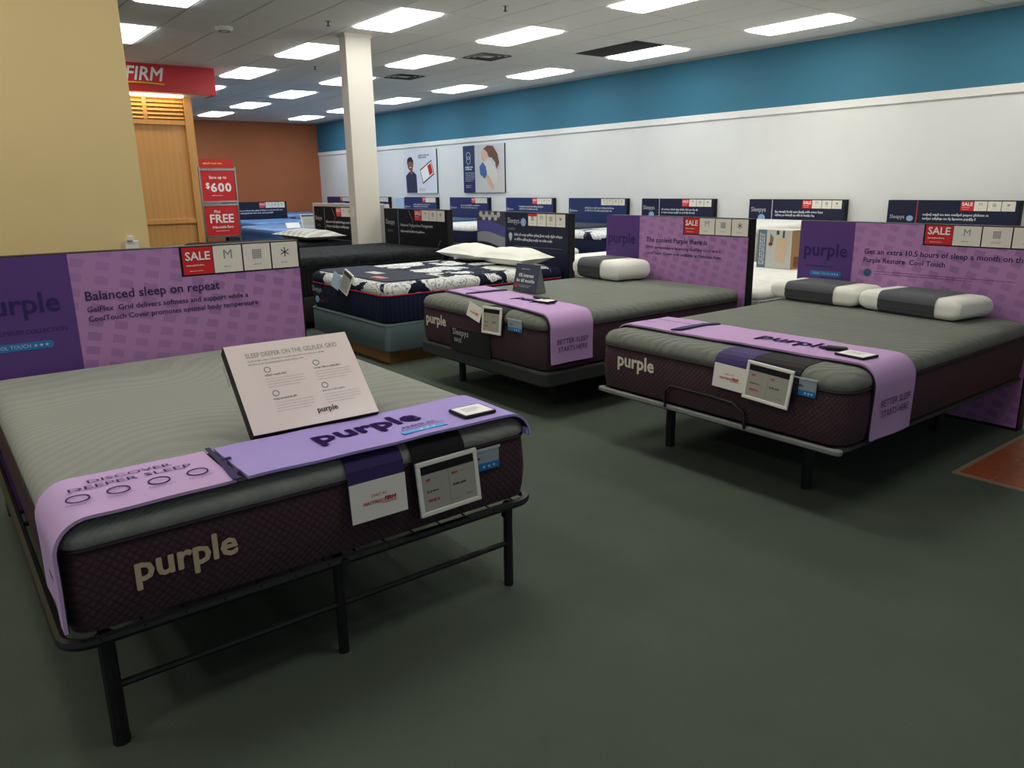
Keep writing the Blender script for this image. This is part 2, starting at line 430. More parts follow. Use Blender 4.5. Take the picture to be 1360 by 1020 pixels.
def lamp_mat(k):
    col = [(1.0, .97, .90), (.96, .98, 1.0), (.86, .94, 1.0)][k]
    return M('fluorescent_diffuser_%d' % k, 'ffffff', .5, var=0, emit=(col, PANEL_STRENGTH))
dif = {}
frm = None
order = ['first', 'second', 'third', 'fourth', 'fifth', 'sixth', 'seventh', 'eighth', 'ninth']
colname = {-12: 'sixth column from teal wall', -8: 'fifth column from teal wall', -4: 'fourth column from teal wall', 0: 'third column from teal wall', 3: 'second column from teal wall', 7: 'column beside teal wall'}
for i in cols:
    js = sorted(j for j in rows)
    for n, j in enumerate(js):
        if not light_on(i, j): continue
        x, y = cols[i], GY0+j*PY
        k = 0 if y < 6.5 else (1 if y < 12 else 2)
        o = empty('ceiling_light', (x, y, CEILZ), 0, 'bright ceiling light panel, %s from front in %s' % (order[n], colname[i]), 'ceiling light', 'fluorescent ceiling panels')
        if frm is None:
            m = MB(); a, b, t = PX/2-.003, PY/2-.003, .028
            m.box(-a, a, -b, -b+t, 0, .03).box(-a, a, b-t, b, 0, .03).box(-a, -a+t, -b+t, b-t, 0, .03).box(a-t, a, -b+t, b-t, 0, .03)
            frm = m.mesh('frame', TRIMW)
        if k not in dif: dif[k] = MB().slab(-PX/2+.032, PX/2-.032, -PY/2+.032, PY/2-.032, [(.05, -.026), (.022, -.021), (.005, -.010), (0, .006), (0, .012)], .03, 4).mesh('diffuser', lamp_mat(k))  # bulge below the ceiling plane added so the panel spills light onto the tiles
        link('frame', frm, None, o); link('diffuser', dif[k], None, o)
VENT = M('dark_vent_metal', '3a3a3a', .5, .3)
VENTL = M('vent_louvre', '575654', .5, .2)
def vent(x, y, s, label):
    o = empty('air_vent', (x, y, CEILZ), 0, label, 'vent', 'square ceiling diffusers')
    m = MB()
    for r in (1, .74, .48):
        a = s*r/2; b = a-.035
        m.rings([m.rr(a, a, .01, -.012, n=1), m.rr(b, b, .01, .008, n=1)], False, False)
    m.build('louvre', VENT, o); MB().box(-s/2, s/2, -s/2, s/2, .004, .011).build('backing', BLACK, o)
vent(7.32, 9.98, .55, 'dark square ceiling vent nearer the camera, above the black bed')
vent(7.36, 12.52, .55, 'dark square ceiling vent farther back, right of the white column')
g = empty('return_air_grille', (GX0+6*PX, GY0, CEILZ), 0, 'dark rectangular return air grille beside a light near the teal wall', 'grille')
MB().box(-PX/2+.01, PX/2-.01, -PY/2+.01, PY/2-.01, .006, .013).build('backing', BLACK, g)
sm = MB().box(-PX/2+.02, PX/2-.02, -.012, .012, -.002, .004).mesh('slat', VENTL)
for k in range(26): link('slat', sm, None, g, (0, -PY/2+.03+k*(PY-.06)/25, 0), (R(28), 0, 0))
o = empty('smoke_detector', (3.38, 9.92, CEILZ), 0, 'round white smoke detector on ceiling left of column', 'detector')
MB().rings([[(r*math.cos(a*math.pi/10), r*math.sin(a*math.pi/10), z) for a in range(20)] for r, z in ((.10, 0), (.10, -.02), (.085, -.045), (.03, -.05))]).build('housing', WHITEP, o, smooth=True)
MB().ringflat(0, 0, .05, .07, -.052, -.04, 'top').build('vent_ring', GREYP, o)
for x, y, lab in ((5.51, 7.16, 'small sprinkler head on ceiling between two near light panels'), (4.26, 8.93, 'small sprinkler head on ceiling left of the column top'), (5.54, 12.2, 'small sprinkler head on ceiling among lights left of column')):
    o = empty('sprinkler_head', (x, y, CEILZ), 0, lab, 'sprinkler', 'ceiling sprinklers')
    MB().disc(0, 0, .04, -.006, 0, 'top').build('escutcheon', CHROME, o)
    MB().tube([(0, 0, -.004), (0, 0, -.05)], .01).disc(0, 0, .022, -.055, -.05, 'top').build('nozzle', VENT, o)

# column
cl = empty('support_column', (4.90, 9.54, 0), 0, 'cream square column rising from the black bed to the ceiling', 'column')
MB().box(-.18, .18, -.095, .095, 0, CEILZ).build('shaft', COLUMN, cl, bevel=.008)
MB().box(-.19, .19, -.105, .105, CEILZ-.035, CEILZ).build('cap', COLUMN, cl)
sw = MB().box(-.186, -.180, -.03, .03, 1.12, 1.24); p = sw.build('switch_plate', WHITEP, cl)

# yellow wall outlet device
o = empty('wall_plug_device', (1.03, 5.0, 1.20), 0, 'small white plug-in device on the yellow wall', 'device')
MB().box(-.045, .03, -.03, -.001, -.07, .015).build('body', WHITEP, o, bevel=.005)
MB().box(-.035, .0, -.045, -.02, .015, .045).build('plug', WHITEP, o, bevel=.004)

# wooden kiosk with louvres and red fascia sign
kx0, kx1, ky = .5, 4.02, 13.75
k = empty('wood_partition', (0, ky, 0), 0, 'maple wood partition wall with louvred top under the red sign', 'partition')
MB().box(kx0, kx1, .06, .30, 0, CEILZ).build('panel', WOOD, k)
MB().box(kx1-.13, kx1, 0, .06, 0, CEILZ).build('corner_post', WOOD, k, bevel=.006)
for z0, z1 in ((2.53, 2.61), (.95, 1.03)): MB().box(kx0, kx1-.13, .02, .06, z0, z1).build('rail', WOOD, k, bevel=.005)
for x in (3.29, 2.66, 2.03): MB().box(x-.035, x+.035, .02, .06, 2.61, CEILZ).build('stile', WOOD, k, bevel=.004)
sl = MB().box(-.28, .28, -.006, .006, -.035, .035).mesh('louvre_slat', WOOD)
for bx in (3.60, 2.98, 2.35):
    for q in range(9): link('louvre_slat', sl, None, k, (bx, .035, 2.65+q*.062), (R(-38), 0, 0))
f = empty('fascia_sign', (0, 13.28, 0), 0, 'red hanging fascia with raised white store lettering above the wood partition', 'sign')
MB().box(.6, 4.29, 0, .06, 2.97, CEILZ).build('front_board', REDSIGN, f)
MB().box(4.23, 4.29, .06, .47, 2.97, CEILZ).build('side_board', REDSIGN, f)
MB().box(.6, 4.23, .06, .47, 2.972, 3.0).build('soffit', TRIMW, f)
l = MB(); FASC = M('warm_tube_light', 'ffffff', .5, var=0, emit=((1, .82, .55), 12))
l.box(1.2, 3.85, .30, .38, 2.945, 2.972).build('light_tube', FASC, f)
text(f, 'MATTRESS', 1.55, (1.35, -.012, 3.13), PAPER, bold=.015, shear=.25, h=.19)
text(f, 'FIRM', .56, (2.955, -.012, 3.13), PAPER, bold=.018, shear=.25, h=.20)
MB().tube([(2.3, -.01, 3.06), (2.8, -.01, 3.09), (3.2, -.01, 3.10), (3.5, -.01, 3.085)], .012, 6).build('underline', YEL, f)

# poster stand
s = empty('poster_stand', (3.825, 12.2, 0), 0, 'chrome floor stand holding two red sale posters and a topper', 'poster stand')
for sx in (-1, 1):
    MB().tube([(sx*.265, 0, .03), (sx*.265, 0, 1.83)], .016).build('post', CHROME, s, smooth=True)
MB().box(-.33, .33, -.2, .2, 0, .03).build('foot_plate', CHROME, s, bevel=.01)
for zz, nm in ((1.32, 'upper'), (.80, 'lower')):
    fr = MB(); fr.box(-.265, .265, -.015, .015, zz-.02, zz+.01).box(-.265, .265, -.015, .015, zz+.455, zz+.485).build('poster_frame', CHROME, s)
    ps = MB().box(-.245, .245, -.006, .006, zz+.01, zz+.455).build('poster', REDP, s)
    if nm == 'upper':
        text(ps, 'Save up to', .26, (0, -.008, zz+.32), PAPER, align='c', bold=.02)
        text(ps, '$', .06, (-.19, -.008, zz+.18), PAPER, bold=.03); [text(ps, ch, .095, (-.12+q*.108, -.008, zz+.14), PAPER, bold=.03, h=.135) for q, ch in enumerate('600')]
        greek(ps, .22, .02, (-.11, -.008, zz+.08), PAPER, 1)
    else:
        text(ps, 'Plus', .09, (-.06, -.008, zz+.35), PAPER, align='c', bold=.02)
        text(ps, 'FREE', .36, (0, -.008, zz+.2), PAPER, align='c', bold=.022)
        text(ps, 'Adjustable Base', .32, (0, -.008, zz+.11), PAPER, align='c', bold=.02); greek(ps, .22, .02, (-.11, -.008, zz+.07), PAPER, 1, seed=2)
tp = MB().box(-.24, .24, -.006, .006, 1.815, 1.945).build('topper', REDP, s); greek(tp, .40, .035, (-.2, -.008, 1.865), YEL, 1, fill=.7)

# wall posters (facing -x on the teal wall side)
def wall_poster(yc, wd, z0, z1, label):
    o = empty('wall_poster', (W-.032, yc, 0), R(-90), label, 'poster'); a = wd/2
    MB().box(-a, a, 0, .03, z0, z1).build('panel', BLACK, o)
    return o, a
SKIN = M('skin_print', '8a5a45', .6); SKINL = M('light_skin_print', 'd9ae95', .6); HAIR = M('dark_hair_print', '2a1d1a', .7); HAIRB = M('brown_hair_print', '6b4632', .7)
NAVYC = M('navy_shirt_print', '26304f', .6); BEDW = M('bedding_print', 'cfcac4', .6); BLUEC = M('blue_shirt_print', '3f66a0', .6); POSTBG = M('poster_pale_print', 'dde0ea', .5); POSTW = M('poster_grey_print', 'c6c6c6', .5)
o, a = wall_poster(17.0, 1.54, 1.33, 2.37, 'wall poster of a smiling person beside a tablet outline')
sh = MB().box(-a, a, -.002, 0, 1.33, 2.37).build('print', POSTBG, o)
MB().poly([(-.68, 1.34), (-.16, 1.34), (-.18, 1.78), (-.32, 1.86), (-.52, 1.86), (-.70, 1.76)], -.004, -.0025).build('shirt', NAVYC, sh)
MB().poly([(-.48, 1.80), (-.36, 1.80), (-.36, 1.92), (-.48, 1.92)], -.0045, -.0025).disc(-.46, 2.03, .14, -.0045, -.0025).build('face', SKIN, sh)
MB().poly([(-.62, 2.04), (-.60, 2.16), (-.50, 2.22), (-.38, 2.21), (-.31, 2.12), (-.31, 2.03), (-.38, 2.10), (-.52, 2.11)], -.006, -.005).build('hair', HAIR, sh)
MB().box(-.50, -.40, -.006, -.005, 1.955, 1.975).build('smile', PAPER, sh)
MB().poly([(.0, 1.90), (.54, 2.12), (.66, 1.78), (.12, 1.55)], -.004, -.0025).build('tablet', DGREYP, sh)
MB().poly([(.03, 1.88), (.53, 2.085), (.63, 1.80), (.135, 1.59)], -.006, -.0045).build('screen', PAPER, sh)
MB().poly([(.36, 1.98), (.52, 2.045), (.60, 1.82), (.45, 1.755)], -.008, -.0065).build('red_block', REDP, sh)
greek(sh, .50, .10, (-.06, -.004, 2.17), DGREYP, 2, fill=.7); greek(sh, .34, .08, (-.1, -.004, 1.38), GREYP, 3)
o, a = wall_poster(14.3, 1.56, 1.34, 2.37, 'wall poster of a sleeper with flowing brown hair and a navy side panel')
sh = MB().box(-a, a, -.002, 0, 1.34, 2.37).build('print', POSTW, o)
MB().box(-a, -.32, -.004, -.0025, 1.34, 2.37).build('side_print', PANELB, sh)
MB().ringflat(-.57, 2.15, .07, .085, -.006, -.0045).ringflat(-.57, 2.05, .07, .085, -.006, -.0045).build('emblem', SILVER, sh)
greek(sh, .30, .09, (-.70, -.006, 1.84), PAPER, 2, fill=.7); greek(sh, .36, .22, (-.70, -.006, 1.58), SILVER, 5); greek(sh, .22, .08, (-.68, -.006, 1.44), SILVER, 2)
MB().poly([(-.22, 1.345), (-.2, 1.50), (-.05, 1.72), (.2, 1.70), (.5, 1.86), (.77, 1.72), (.77, 1.345)], -.004, -.0025).build('bedding', BEDW, sh)
MB().poly([(-.12, 1.74), (-.14, 1.90), (-.02, 2.00), (.10, 1.90), (.14, 1.74), (.06, 1.64)], -.006, -.0045).build('shirt', BLUEC, sh)
MB().poly([(.02, 2.00), (.14, 2.10), (.34, 1.98), (.56, 1.76), (.52, 1.56), (.32, 1.52), (.16, 1.68), (.12, 1.88)], -.0075, -.0065).build('sleeve', M('cream_cloth_print', 'd8d0c6', .6), sh)
MB().poly([(.16, 1.74), (.26, 1.66), (.40, 1.48), (.34, 1.40), (.22, 1.50), (.10, 1.66)], -.009, -.008).build('arm', SKINL, sh)
MB().poly([(-.05, 2.10), (-.04, 2.22), (.06, 2.29), (.16, 2.26), (.18, 2.14), (.12, 2.03), (.0, 2.01)], -.009, -.008).build('face', SKINL, sh)
MB().poly([(.02, 2.28), (.18, 2.345), (.38, 2.33), (.54, 2.16), (.60, 1.96), (.50, 1.84), (.46, 1.98), (.34, 2.08), (.22, 2.10), (.17, 2.20), (.10, 2.25)], -.0105, -.0095).build('hair', HAIRB, sh)

# low partition behind the second black board
MB_ = MB().box(5.42, 5.50, 9.95, 12.45, 0, 1.255).build('low_partition', M('grey_laminate', 'b9b4ab', .6), bevel=.005)
tag(MB_, 'low light grey partition seen above the board behind the column', 'partition')

# ------------------------------------------------------------------ sign boards
BW = .78
def icon(par, kind, x, z, s):
    m = MB()
    if kind == 0:
        text(par, 'M', s*.85, (x-s*.42, -.0052, z-s*.3), GREYP, name='icon')
    elif kind == 1:
        for i in range(5):
            for j in range(5): m.box(x+(i-2.4)*s*.2, x+(i-2.4)*s*.2+s*.14, -.0054, -.0044, z+(j-2.4)*s*.2, z+(j-2.4)*s*.2+s*.14)
        m.build('icon', GREYP, par)
    elif kind == 2:
        for k_ in range(3):
            a = math.pi*k_/3+math.pi/2; c, q = math.cos(a), math.sin(a); t = s*.045
            m.poly([(x+c*s*.5-q*t, z+q*s*.5+c*t), (x-c*s*.5-q*t, z-q*s*.5+c*t), (x-c*s*.5+q*t, z-q*s*.5-c*t), (x+c*s*.5+q*t, z+q*s*.5-c*t)], -.0054, -.0044)
        m.build('icon', DGREYP, par)
    else:
        m.poly([(x-s*.4, z+s*.3), (x+s*.4, z+s*.3), (x+s*.35, z-s*.05), (x, z-s*.4), (x-s*.35, z-s*.05)], -.0054, -.0044); m.build('icon', GREYP, par)
def strip(b, u0, z0, z1, red=True, redsmall=False, last=2, frame=True, n=3):
    """card holder with a red sale card and icon cards, right end at the board edge"""
    x0 = u0-BW; x1 = BW-.012 if frame else BW-.05
    tot = x1-x0; cw = tot/(n+1); t = .008
    MB().box(x0-(t if frame else 0), x1+(t if frame else 0), -.0025, 0, z0-t, z1+.002).build('card_holder', BLACK, b)
    for i in range(n+1):
        xa, xb = x0+i*cw+.004, x0+(i+1)*cw-.004
        if i == 0 and red:
            xb += .004
            c = MB().box(xa, xb, -.0042, -.0025, z0, z1-.004).build('sale_card', REDP, b)
            text(c, 'SALE', cw*.80, ((xa+xb)/2, -.0052, z0+(z1-z0)*.50), PAPER, align='c', bold=.02)
            greek(c, cw*.78, .014, ((xa+xb)/2-cw*.39, -.0052, z0+(z1-z0)*.28), PAPER, 1, seed=i+3); greek(c, cw*.6, .008, ((xa+xb)/2-cw*.3, -.0052, z0+(z1-z0)*.10), PAPER, 1)
        else:
            c = MB().box(xa, xb, -.0042, -.0025, z0, z1-.004).build('icon_card', CARD, b)
            if redsmall and i == 0: MB().box(xa, xb, -.0048, -.0042, z1-.03, z1-.004).build('red_tab', REDP, c)
            icon(c, [3 if redsmall else 0, 0, 1, last][i] if not redsmall else [1, 0, 1, 3][i], (xa+xb)/2, z0+(z1-z0)*.60, min(cw, z1-z0)*.36)
            greek(c, cw*.34, .010, ((xa+xb)/2-cw*.17, -.0052, z0+(z1-z0)*.18), GREYP, 1, seed=i)
def board(loc, rz, label, front, side, top=1.22, wd=1.56, group='bed headboard signs'):
    b = empty('headboard_sign', loc, rz, label, 'sign board', group)
    a = wd/2
    MB().box(-a, a, 0, .08, 0, top).build('panel', BLACK, b, bevel=.003)
    MB().box(-a+.002, a-.010, -.0015, 0, .02, top-.004).build('print', front, b)
    if side: MB().box(-a+.002, -a+.415, -.0022, -.0015, .02, top-.004).build('side_print', side, b)
    return b
def pill(b, u, z, w_, h_=.036):
    m = MB(); n = 8; r = h_/2
    pts = [(u-BW+w_-r+r*math.cos(t), z+r*math.sin(t)) for t in [(-.5+i/n)*math.pi for i in range(n+1)]] + [(u-BW+r+r*math.cos(t), z+r*math.sin(t)) for t in [(.5+i/n)*math.pi for i in range(n+1)]]
    p = m.poly(pts, -.0035, -.0022).build('pill', BLUEPILL, b)
    text(p, 'COOL TOUCH', w_*.55, (u-BW+w_*.12, -.0042, z-.007), SILVER)
    for i in range(3):
        xx = u-BW+w_*(.74+.08*i); k_ = MB()
        pts = [(xx+(.009 if q % 2 == 0 else .004)*math.sin(q*math.pi/5), z+(.009 if q % 2 == 0 else .004)*math.cos(q*math.pi/5)) for q in range(10)]
        k_.poly(pts, -.0044, -.0036).build('star', SILVER, p)
# --- purple boards
b1 = board((.927, 4.14, 0), 0, 'purple headboard sign reading Balanced sleep on repeat, behind nearest bed', PANELP, PANELD)
text(b1, 'purple', .335, (.02-BW, -.0035, .925), PANTXTD, bold=.02)
text(b1, 'PREMIUM', .13, (.06-BW, -.0035, .862), PANTXTD); text(b1, 'COLLECTION', .17, (.20-BW, -.0035, .862), PURINK)
pill(b1, .02, .805, .285)
text(b1, 'Balanced sleep on repeat', .635, (.465-BW, -.003, .975), PANTXT, bold=.012)
text(b1, 'GelFlex  Grid delivers softness and support while a', .78, (.465-BW, -.003, .925), PANTXT, bold=.008)
text(b1, 'CoolTouch Cover promotes optimal body temperature', .83, (.465-BW, -.003, .880), PANTXT, bold=.008)
strip(b1, .925, 1.075, 1.218)
b2 = board((5.12, 4.38, 0), R(-90), 'middle purple headboard sign, headline beginning The coolest, behind middle grey bed', PANELP, PANELD)
text(b2, 'purple', .34, (.03-BW, -.0035, .94), PANTXTD, bold=.02)
text(b2, 'The coolest Purple there is', .66, (.50-BW, -.003, .985), PANTXT, bold=.012)
text(b2, 'With temperature-balancing GelFlex Grid and a', .80, (.50-BW, -.003, .935), PANTXT, bold=.006, h=.034); text(b2, 'CoolTouch Cover only available at Mattress Firm', .80, (.50-BW, -.003, .885), PANTXT, bold=.006, h=.034)
strip(b2, .915, 1.085, 1.218)
b3 = board((5.12, 2.39, 0), R(-90), 'purple headboard sign reading Get an extra 10.5 hours, at right edge', PANELP, PANELD)
text(b3, 'purple', .33, (.045-BW, -.0035, .945), PANTXTD, bold=.02); pill(b3, .10, .853, .24); greek(b3, .3, .02, (.06-BW, -.0035, .895), PANTXTD, 1)
text(b3, 'Get an extra 10.5 hours of sleep a month on the', .985, (.495-BW, -.003, 1.0), PANTXT, bold=.010)
text(b3, 'Purple Restore  Cool Touch', .53, (.495-BW, -.003, .945), PANTXT, bold=.010)
MB().disc(.53-BW, .885, .027, -.0035, -.002).build('round_badge', M('teal_badge_print', '2d5b76', .5), b3)
greek(b3, .85, .03, (.58-BW, -.003, .875), PURINK, 2, fill=.3, seed=8)
strip(b3, .88, 1.095, 1.218)
# --- floral bed board
b4 = board((5.12, 6.46, 0), R(-90), 'navy headboard sign with colourful mattress layer picture behind floral bed', PANELN, None)
pic = MB().poly([(-.776, 1.214), (-.26, 1.214), (-.235, 1.10), (-.25, .90), (-.33, .66), (-.776, .66)], -.003, -.0015).build('layer_picture', M('picture_grey', '3c3f45', .5), b4)
LV = M('violet_layer', '4b4a8f', .5); LGY = M('grey_layer', '8a8d92', .5); LW = M('white_flower_print', 'b9bcb6', .5)
def wavy(z0, z1, mat, amp, d):
    xs = [-.776+i*.052 for i in range(11)]
    up_ = [(x, z1+amp*math.sin((x+.776)*7+.5)) for x in xs]; dn = [(x, z0+amp*math.sin((x+.776)*7+.9)) for x in reversed(xs)]
    MB().poly(up_+dn, -.003-d, -.003).build('layer', mat, pic)
wavy(.97, 1.09, LV, .035, .0010); wavy(.86, .97, LGY, .03, .0014); wavy(.76, .86, PANELN, .02, .0010); wavy(.68, .76, LV, .02, .0014)
m = MB()
for q in range(7): m.disc(-.70+q*.055, 1.17+.018*(-1)**q, .032, -.0045, -.003, n=10)
m.build('flower', LW, pic)
text(b4, 'Sleepys', .20, (.575-BW, -.003, 1.085), SILVER, h=.075); text(b4, '+', .022, (.785-BW, -.003, 1.105), SILVER)
MB().disc(.845-BW, 1.118, .042, -.0035, -.0015).build('round_badge', M('pale_badge_print', '8fb0d8', .5), b4)
text(b4, 'HYBRID', .13, (.575-BW, -.003, 1.03), DIMTXT)
MB().disc(.62-BW, .975, .03, -.003, -.0015, n=14).poly([(.59-BW, .955), (.65-BW, .955), (.62-BW, .91)], -.003, -.0015).build('drop_icon', SILVER, b4)
greek(b4, .78, .10, (.69-BW, -.003, .915), SILVER, 2, fill=.55, seed=11); MB().box(.69-BW, 1.46-BW, -.003, -.0015, .865, .868).build('rule', DIMTXT, b4); greek(b4, .14, .02, (.69-BW, -.003, .835), DIMTXT, 1)
strip(b4, .925, 1.085, 1.212, red=False, redsmall=True, frame=False)
# --- black boards
def black_board(yc, label, u_text, seed):
    b = board((5.12, yc, 0), R(-90), label, PANELK, None)
    text(b, 'Sleepys', .24, (.04-BW, -.003, .995), SILVER, h=.085); text(b, 'BLACK', .14, (.09-BW, -.003, .915), DIMTXT)
    MB().box(.375-BW, .385-BW, -.003, -.0015, .72, 1.20).build('rule', DIMTXT, b)
    MB().tube([(.66-BW, -.002, 1.20), (.76-BW, -.002, 1.06), (.68-BW, -.002, .92)], .003, 5).tube([(1.40-BW, -.002, .86), (1.28-BW, -.002, .68)], .003, 5).build('line_art', DIMTXT, b)
    strip(b, .80, 1.08, 1.212, frame=False)
    if u_text: text(b, 'Advanced Temperature Management', .80, (.43-BW, -.003, .985), SILVER, bold=.01, h=.05); greek(b, .80, .045, (.43-BW, -.003, .915), SILVER, 1, fill=.6, seed=seed)
    else: greek(b, 1.0, .13, (.43-BW, -.003, .90), SILVER, 2, fill=.55, seed=seed)
    return b
black_board(8.64, 'black headboard sign reading Advanced Temperature Management, right of the column', True, 3)
black_board(10.93, 'black headboard sign left of the cream column behind a striped pillow', False, 4)
# --- boards along the white wall
XW = W-.085
wall_b = [(4.33, 'navy headboard sign on white wall, nearest the right edge of the photo', 'sl_red'), (6.48, 'navy wall headboard sign with thin vertical silver line, above the display box', 'sl'), (8.70, 'navy wall headboard sign with silver line, above the middle purple board', 'sl2'),
          (10.62, 'navy wall headboard sign left of the middle purple board, with white cards', 'b'), (12.64, 'navy wall headboard sign directly above the floral bed board', 'b'), (14.84, 'navy wall headboard sign just right of the black board, below the sleeper poster', 'b'),
          (16.98, 'navy wall headboard sign below the smiling person poster', 'b'), (19.35, 'navy wall headboard sign mostly hidden behind the cream column', 'b'), (21.65, 'farthest navy wall headboard sign, left of the column near the terracotta wall', 'b')]
for n, (yc, lab, st) in enumerate(wall_b):
    b = board((XW, yc, 0), R(-90), lab, PANELN if st != 'b' else PANELB, None, 1.235, group='headboard signs along the white wall')
    if st != 'b':
        x = .40 if st != 'sl_red' else .375
        text(b, 'Sleepys', .26 if st != 'sl_red' else .19, (.04-BW, -.003, 1.03 if st != 'sl_red' else .985), SILVER, h=.09 if st != 'sl_red' else .065)
        MB().box(x-BW, x+.012-BW, -.003, -.0015, .70, 1.23).build('rule', SILVER if st != 'sl_red' else REDTXT, b)
        MB().disc(.23-BW if st != 'sl_red' else .300-BW, .965 if st != 'sl_red' else 1.005, .05 if st != 'sl_red' else .036, -.0035, -.0015, sx=1.2).build('round_badge', MATS['pale_badge_print'], b)
    else:
        MB().ringflat(.06-BW, 1.0, .018, .028, -.003, -.0015).build('round_badge', SILVER, b); greek(b, .22, .035, (.10-BW, -.003, .985), SILVER, 1, fill=.8, seed=n)
    greek(b, .78, .10, (.46-BW, -.003, .985), SILVER, 2, fill=.6, seed=20+n)
    strip(b, .90, 1.11, 1.228, red=(n != 3), redsmall=(n == 1), frame=False, last=3)
b = MB().box(-.22, .22, 0, .03, 0, 1.21).build('pale_blue_sign', PALEB, None, (XW, 18.02, 0), (0, 0, R(-90))); tag(b, 'narrow pale blue sign standing on wall beside the smiling poster board', 'sign')
# --- back board for the blue bed
b = board((6.76, 18.88, 0), 0, 'navy headboard sign before the terracotta wall behind a blue bed', PANELN, None, 1.19)
greek(b, 1.1, .12, (.36-BW, -.003, .90), SILVER, 2, fill=.55, seed=40); strip(b, .86, 1.04, 1.18, frame=False, last=3)

# ------------------------------------------------------------------ mattresses and bases
def mattress(loc, rz, label, z0, zs, z1, top, border, seam, wd=1.52, ln=2.03, r=.09, group='display mattresses', name='mattress'):
    e = empty(name, loc, rz, label, 'mattress', group); a = wd/2
    hb = zs-z0
    MB().slab(-a, a, 0, ln, [(.03, z0), (.010, z0+.012), (.002, z0+.05), (-.004, z0+hb*.5), (.002, zs-.03), (.007, zs)], r).build('border', border, e, smooth=True)
    ht = z1-zs
    MB().slab(-a, a, 0, ln, [(.010, zs), (.0, zs+ht*.22), (.001, zs+ht*.45), (.012, zs+ht*.70), (.032, zs+ht*.87), (.065, zs+ht*.97), (.11, z1), (.2, z1), (.4, z1+.002)], r).build('top_panel', top, e, smooth=True)
    m = MB(); ring = m.rr(a-.003, ln/2-.003, r, zs, 0, ln/2); m.tube(ring+[ring[0]], .006, 6).build('piping', seam, e, smooth=True)
    return e
def logo_front(e, s, x, z, w_, mat, bold=.022):
    return text(e, s, w_, (x, -.0075, z), mat, bold=bold, name='logo')
m1 = mattress((.92, 2.09, 0), 0, 'nearest mattress, wavy grey top and plum sides, on black wire frame', .359, .605, .682, TOPGREY, PLUM, SEAM, 1.535, 2.03, .062)
logo_front(m1, 'purple', -.597, .456, .275, M('logo_beige', 'cbb997', .6), .028)
m2 = mattress((3.05, 4.36, 0), R(-90), 'grey and plum mattress between the floral bed and the right-hand bed', .330, .600, .690, TOPLOOSE, PLUM, SEAM)
logo_front(m2, 'purple', -.655, .458, .275, M('logo_white', 'ddd9c8', .6), .028)
m3 = mattress((3.05, 2.36, 0), R(-90), 'grey and plum mattress at right, under two banded pillows', .352, .605, .690, TOPLOOSE, PLUM, SEAM)
logo_front(m3, 'purple', -.60, .478, .27, MATS['logo_white'], .028)
mf = mattress((3.05, 6.45, 0), R(-90), 'navy floral mattress with red piping on slate foundation', .365, .605, .715, FLORAL, NAVYRIB, SEAMR)
text(mf, 'Sleepys', .22, (-.70, -.0075, .505), SILVER, name='logo'); MB().disc(-.60, .445, .035, -.0085, .0).build('round_badge', MATS['pale_badge_print'], mf); text(mf, 'HYBRID', .10, (-.545, -.0085, .43), REDTXT)
dark = MB().slab(-.70, .70, .06, .62, [(0, .714), (0, .719), (.004, .721)], .06).build('foot_panel', M('navy_knit', '1a2138', .85, var=.15, vscale=160), mf)
MB().box(-.12, .10, .28, .38, .7205, .7225).build('tag', SILVER, mf); MB().box(.26, .46, .14, .22, .7205, .7225).build('red_tag', M('salmon_tag', 'c9735f', .6), mf)
mk = mattress((3.05, 8.60, 0), R(-90), 'tall black quilted mattress left of the floral bed', .36, .66, .775, BLACKQ, BLACKB, BLACKF)
mk2 = mattress((3.05, 10.92, 0), R(-90), 'black mattress with striped pillow behind the tall black one', .36, .66, .76, BLACKQ, BLACKB, BLACKF)
# bases
def wire_frame(loc):
    e = empty('wire_bedstead', loc, 0, 'black metal wire platform bed frame under the nearest mattress', 'bed frame')
    m = MB(); z = .345; ring = m.rr(.785, 1.01, .07, z, 0, 1.012); m.tube(ring+[ring[0]], .016, 8).build('perimeter_rail', BLACKM, e, smooth=True)
    MB().tube([(-.77, 1.0, z), (.77, 1.0, z)], .014).build('cross_rail', BLACKM, e, smooth=True)
    MB().tube([(0, -.02, z), (0, 2.02, z)], .014).build('centre_rail', BLACKM, e, smooth=True)
    wm = MB().tube([(0, -.015, 0), (0, 2.015, 0)], .003, 5).mesh('wire', BLACKM)
    for i in range(14): link('wire', wm, None, e, (-.70+i*1.4/13, 0, z+.008))
    for y in (.035, .97, 1.97):
        for x in (-.686, -.006, .689):
            k_ = 1.0 if x < -.5 else .8
            MB().tube([(x, y, 0), (x, y, .025), (x, y, z)], [.024*k_, .0225*k_, .022*k_]).build('leg', BLACKM, e, smooth=True)
        MB().tube([(-.686, y, .178), (.689, y, .178)], .011).build('stretcher', BLACKM, e, smooth=True)
    MB().box(-.70, -.67, .02, .05, z-.06, z-.01).box(.67, .70, .02, .05, z-.06, z-.01).build('bracket', BLACKM, e)
    return e
wire_frame((.92, 2.09, 0))
def platform(loc, rz, label, z0, z1, mat, legs, wd=1.54, ln=2.05, name='adjustable_platform', r=.06, lr=.028):
    e = empty(name, loc, rz, label, 'bed base'); a = wd/2
    MB().slab(-a, a, -.008, ln, [(.012, z0), (0, z0+.012), (0, z1-.012), (.012, z1)], r).build('deck', mat, e, smooth=True)
    for x, y in legs: MB().tube([(x, y, 0), (x, y, .02), (x, y, z0+.002)], [lr, lr*.95, lr]).build('leg', BLACKM, e, smooth=True)
    return e
p3 = platform((3.05, 2.36, 0), R(-90), 'thin grey adjustable base with black legs under right-hand mattress', .326, .352, BASEF, [(-.44, .28), (.43, .30), (-.44, 1.75), (.43, 1.75)], wd=1.505)
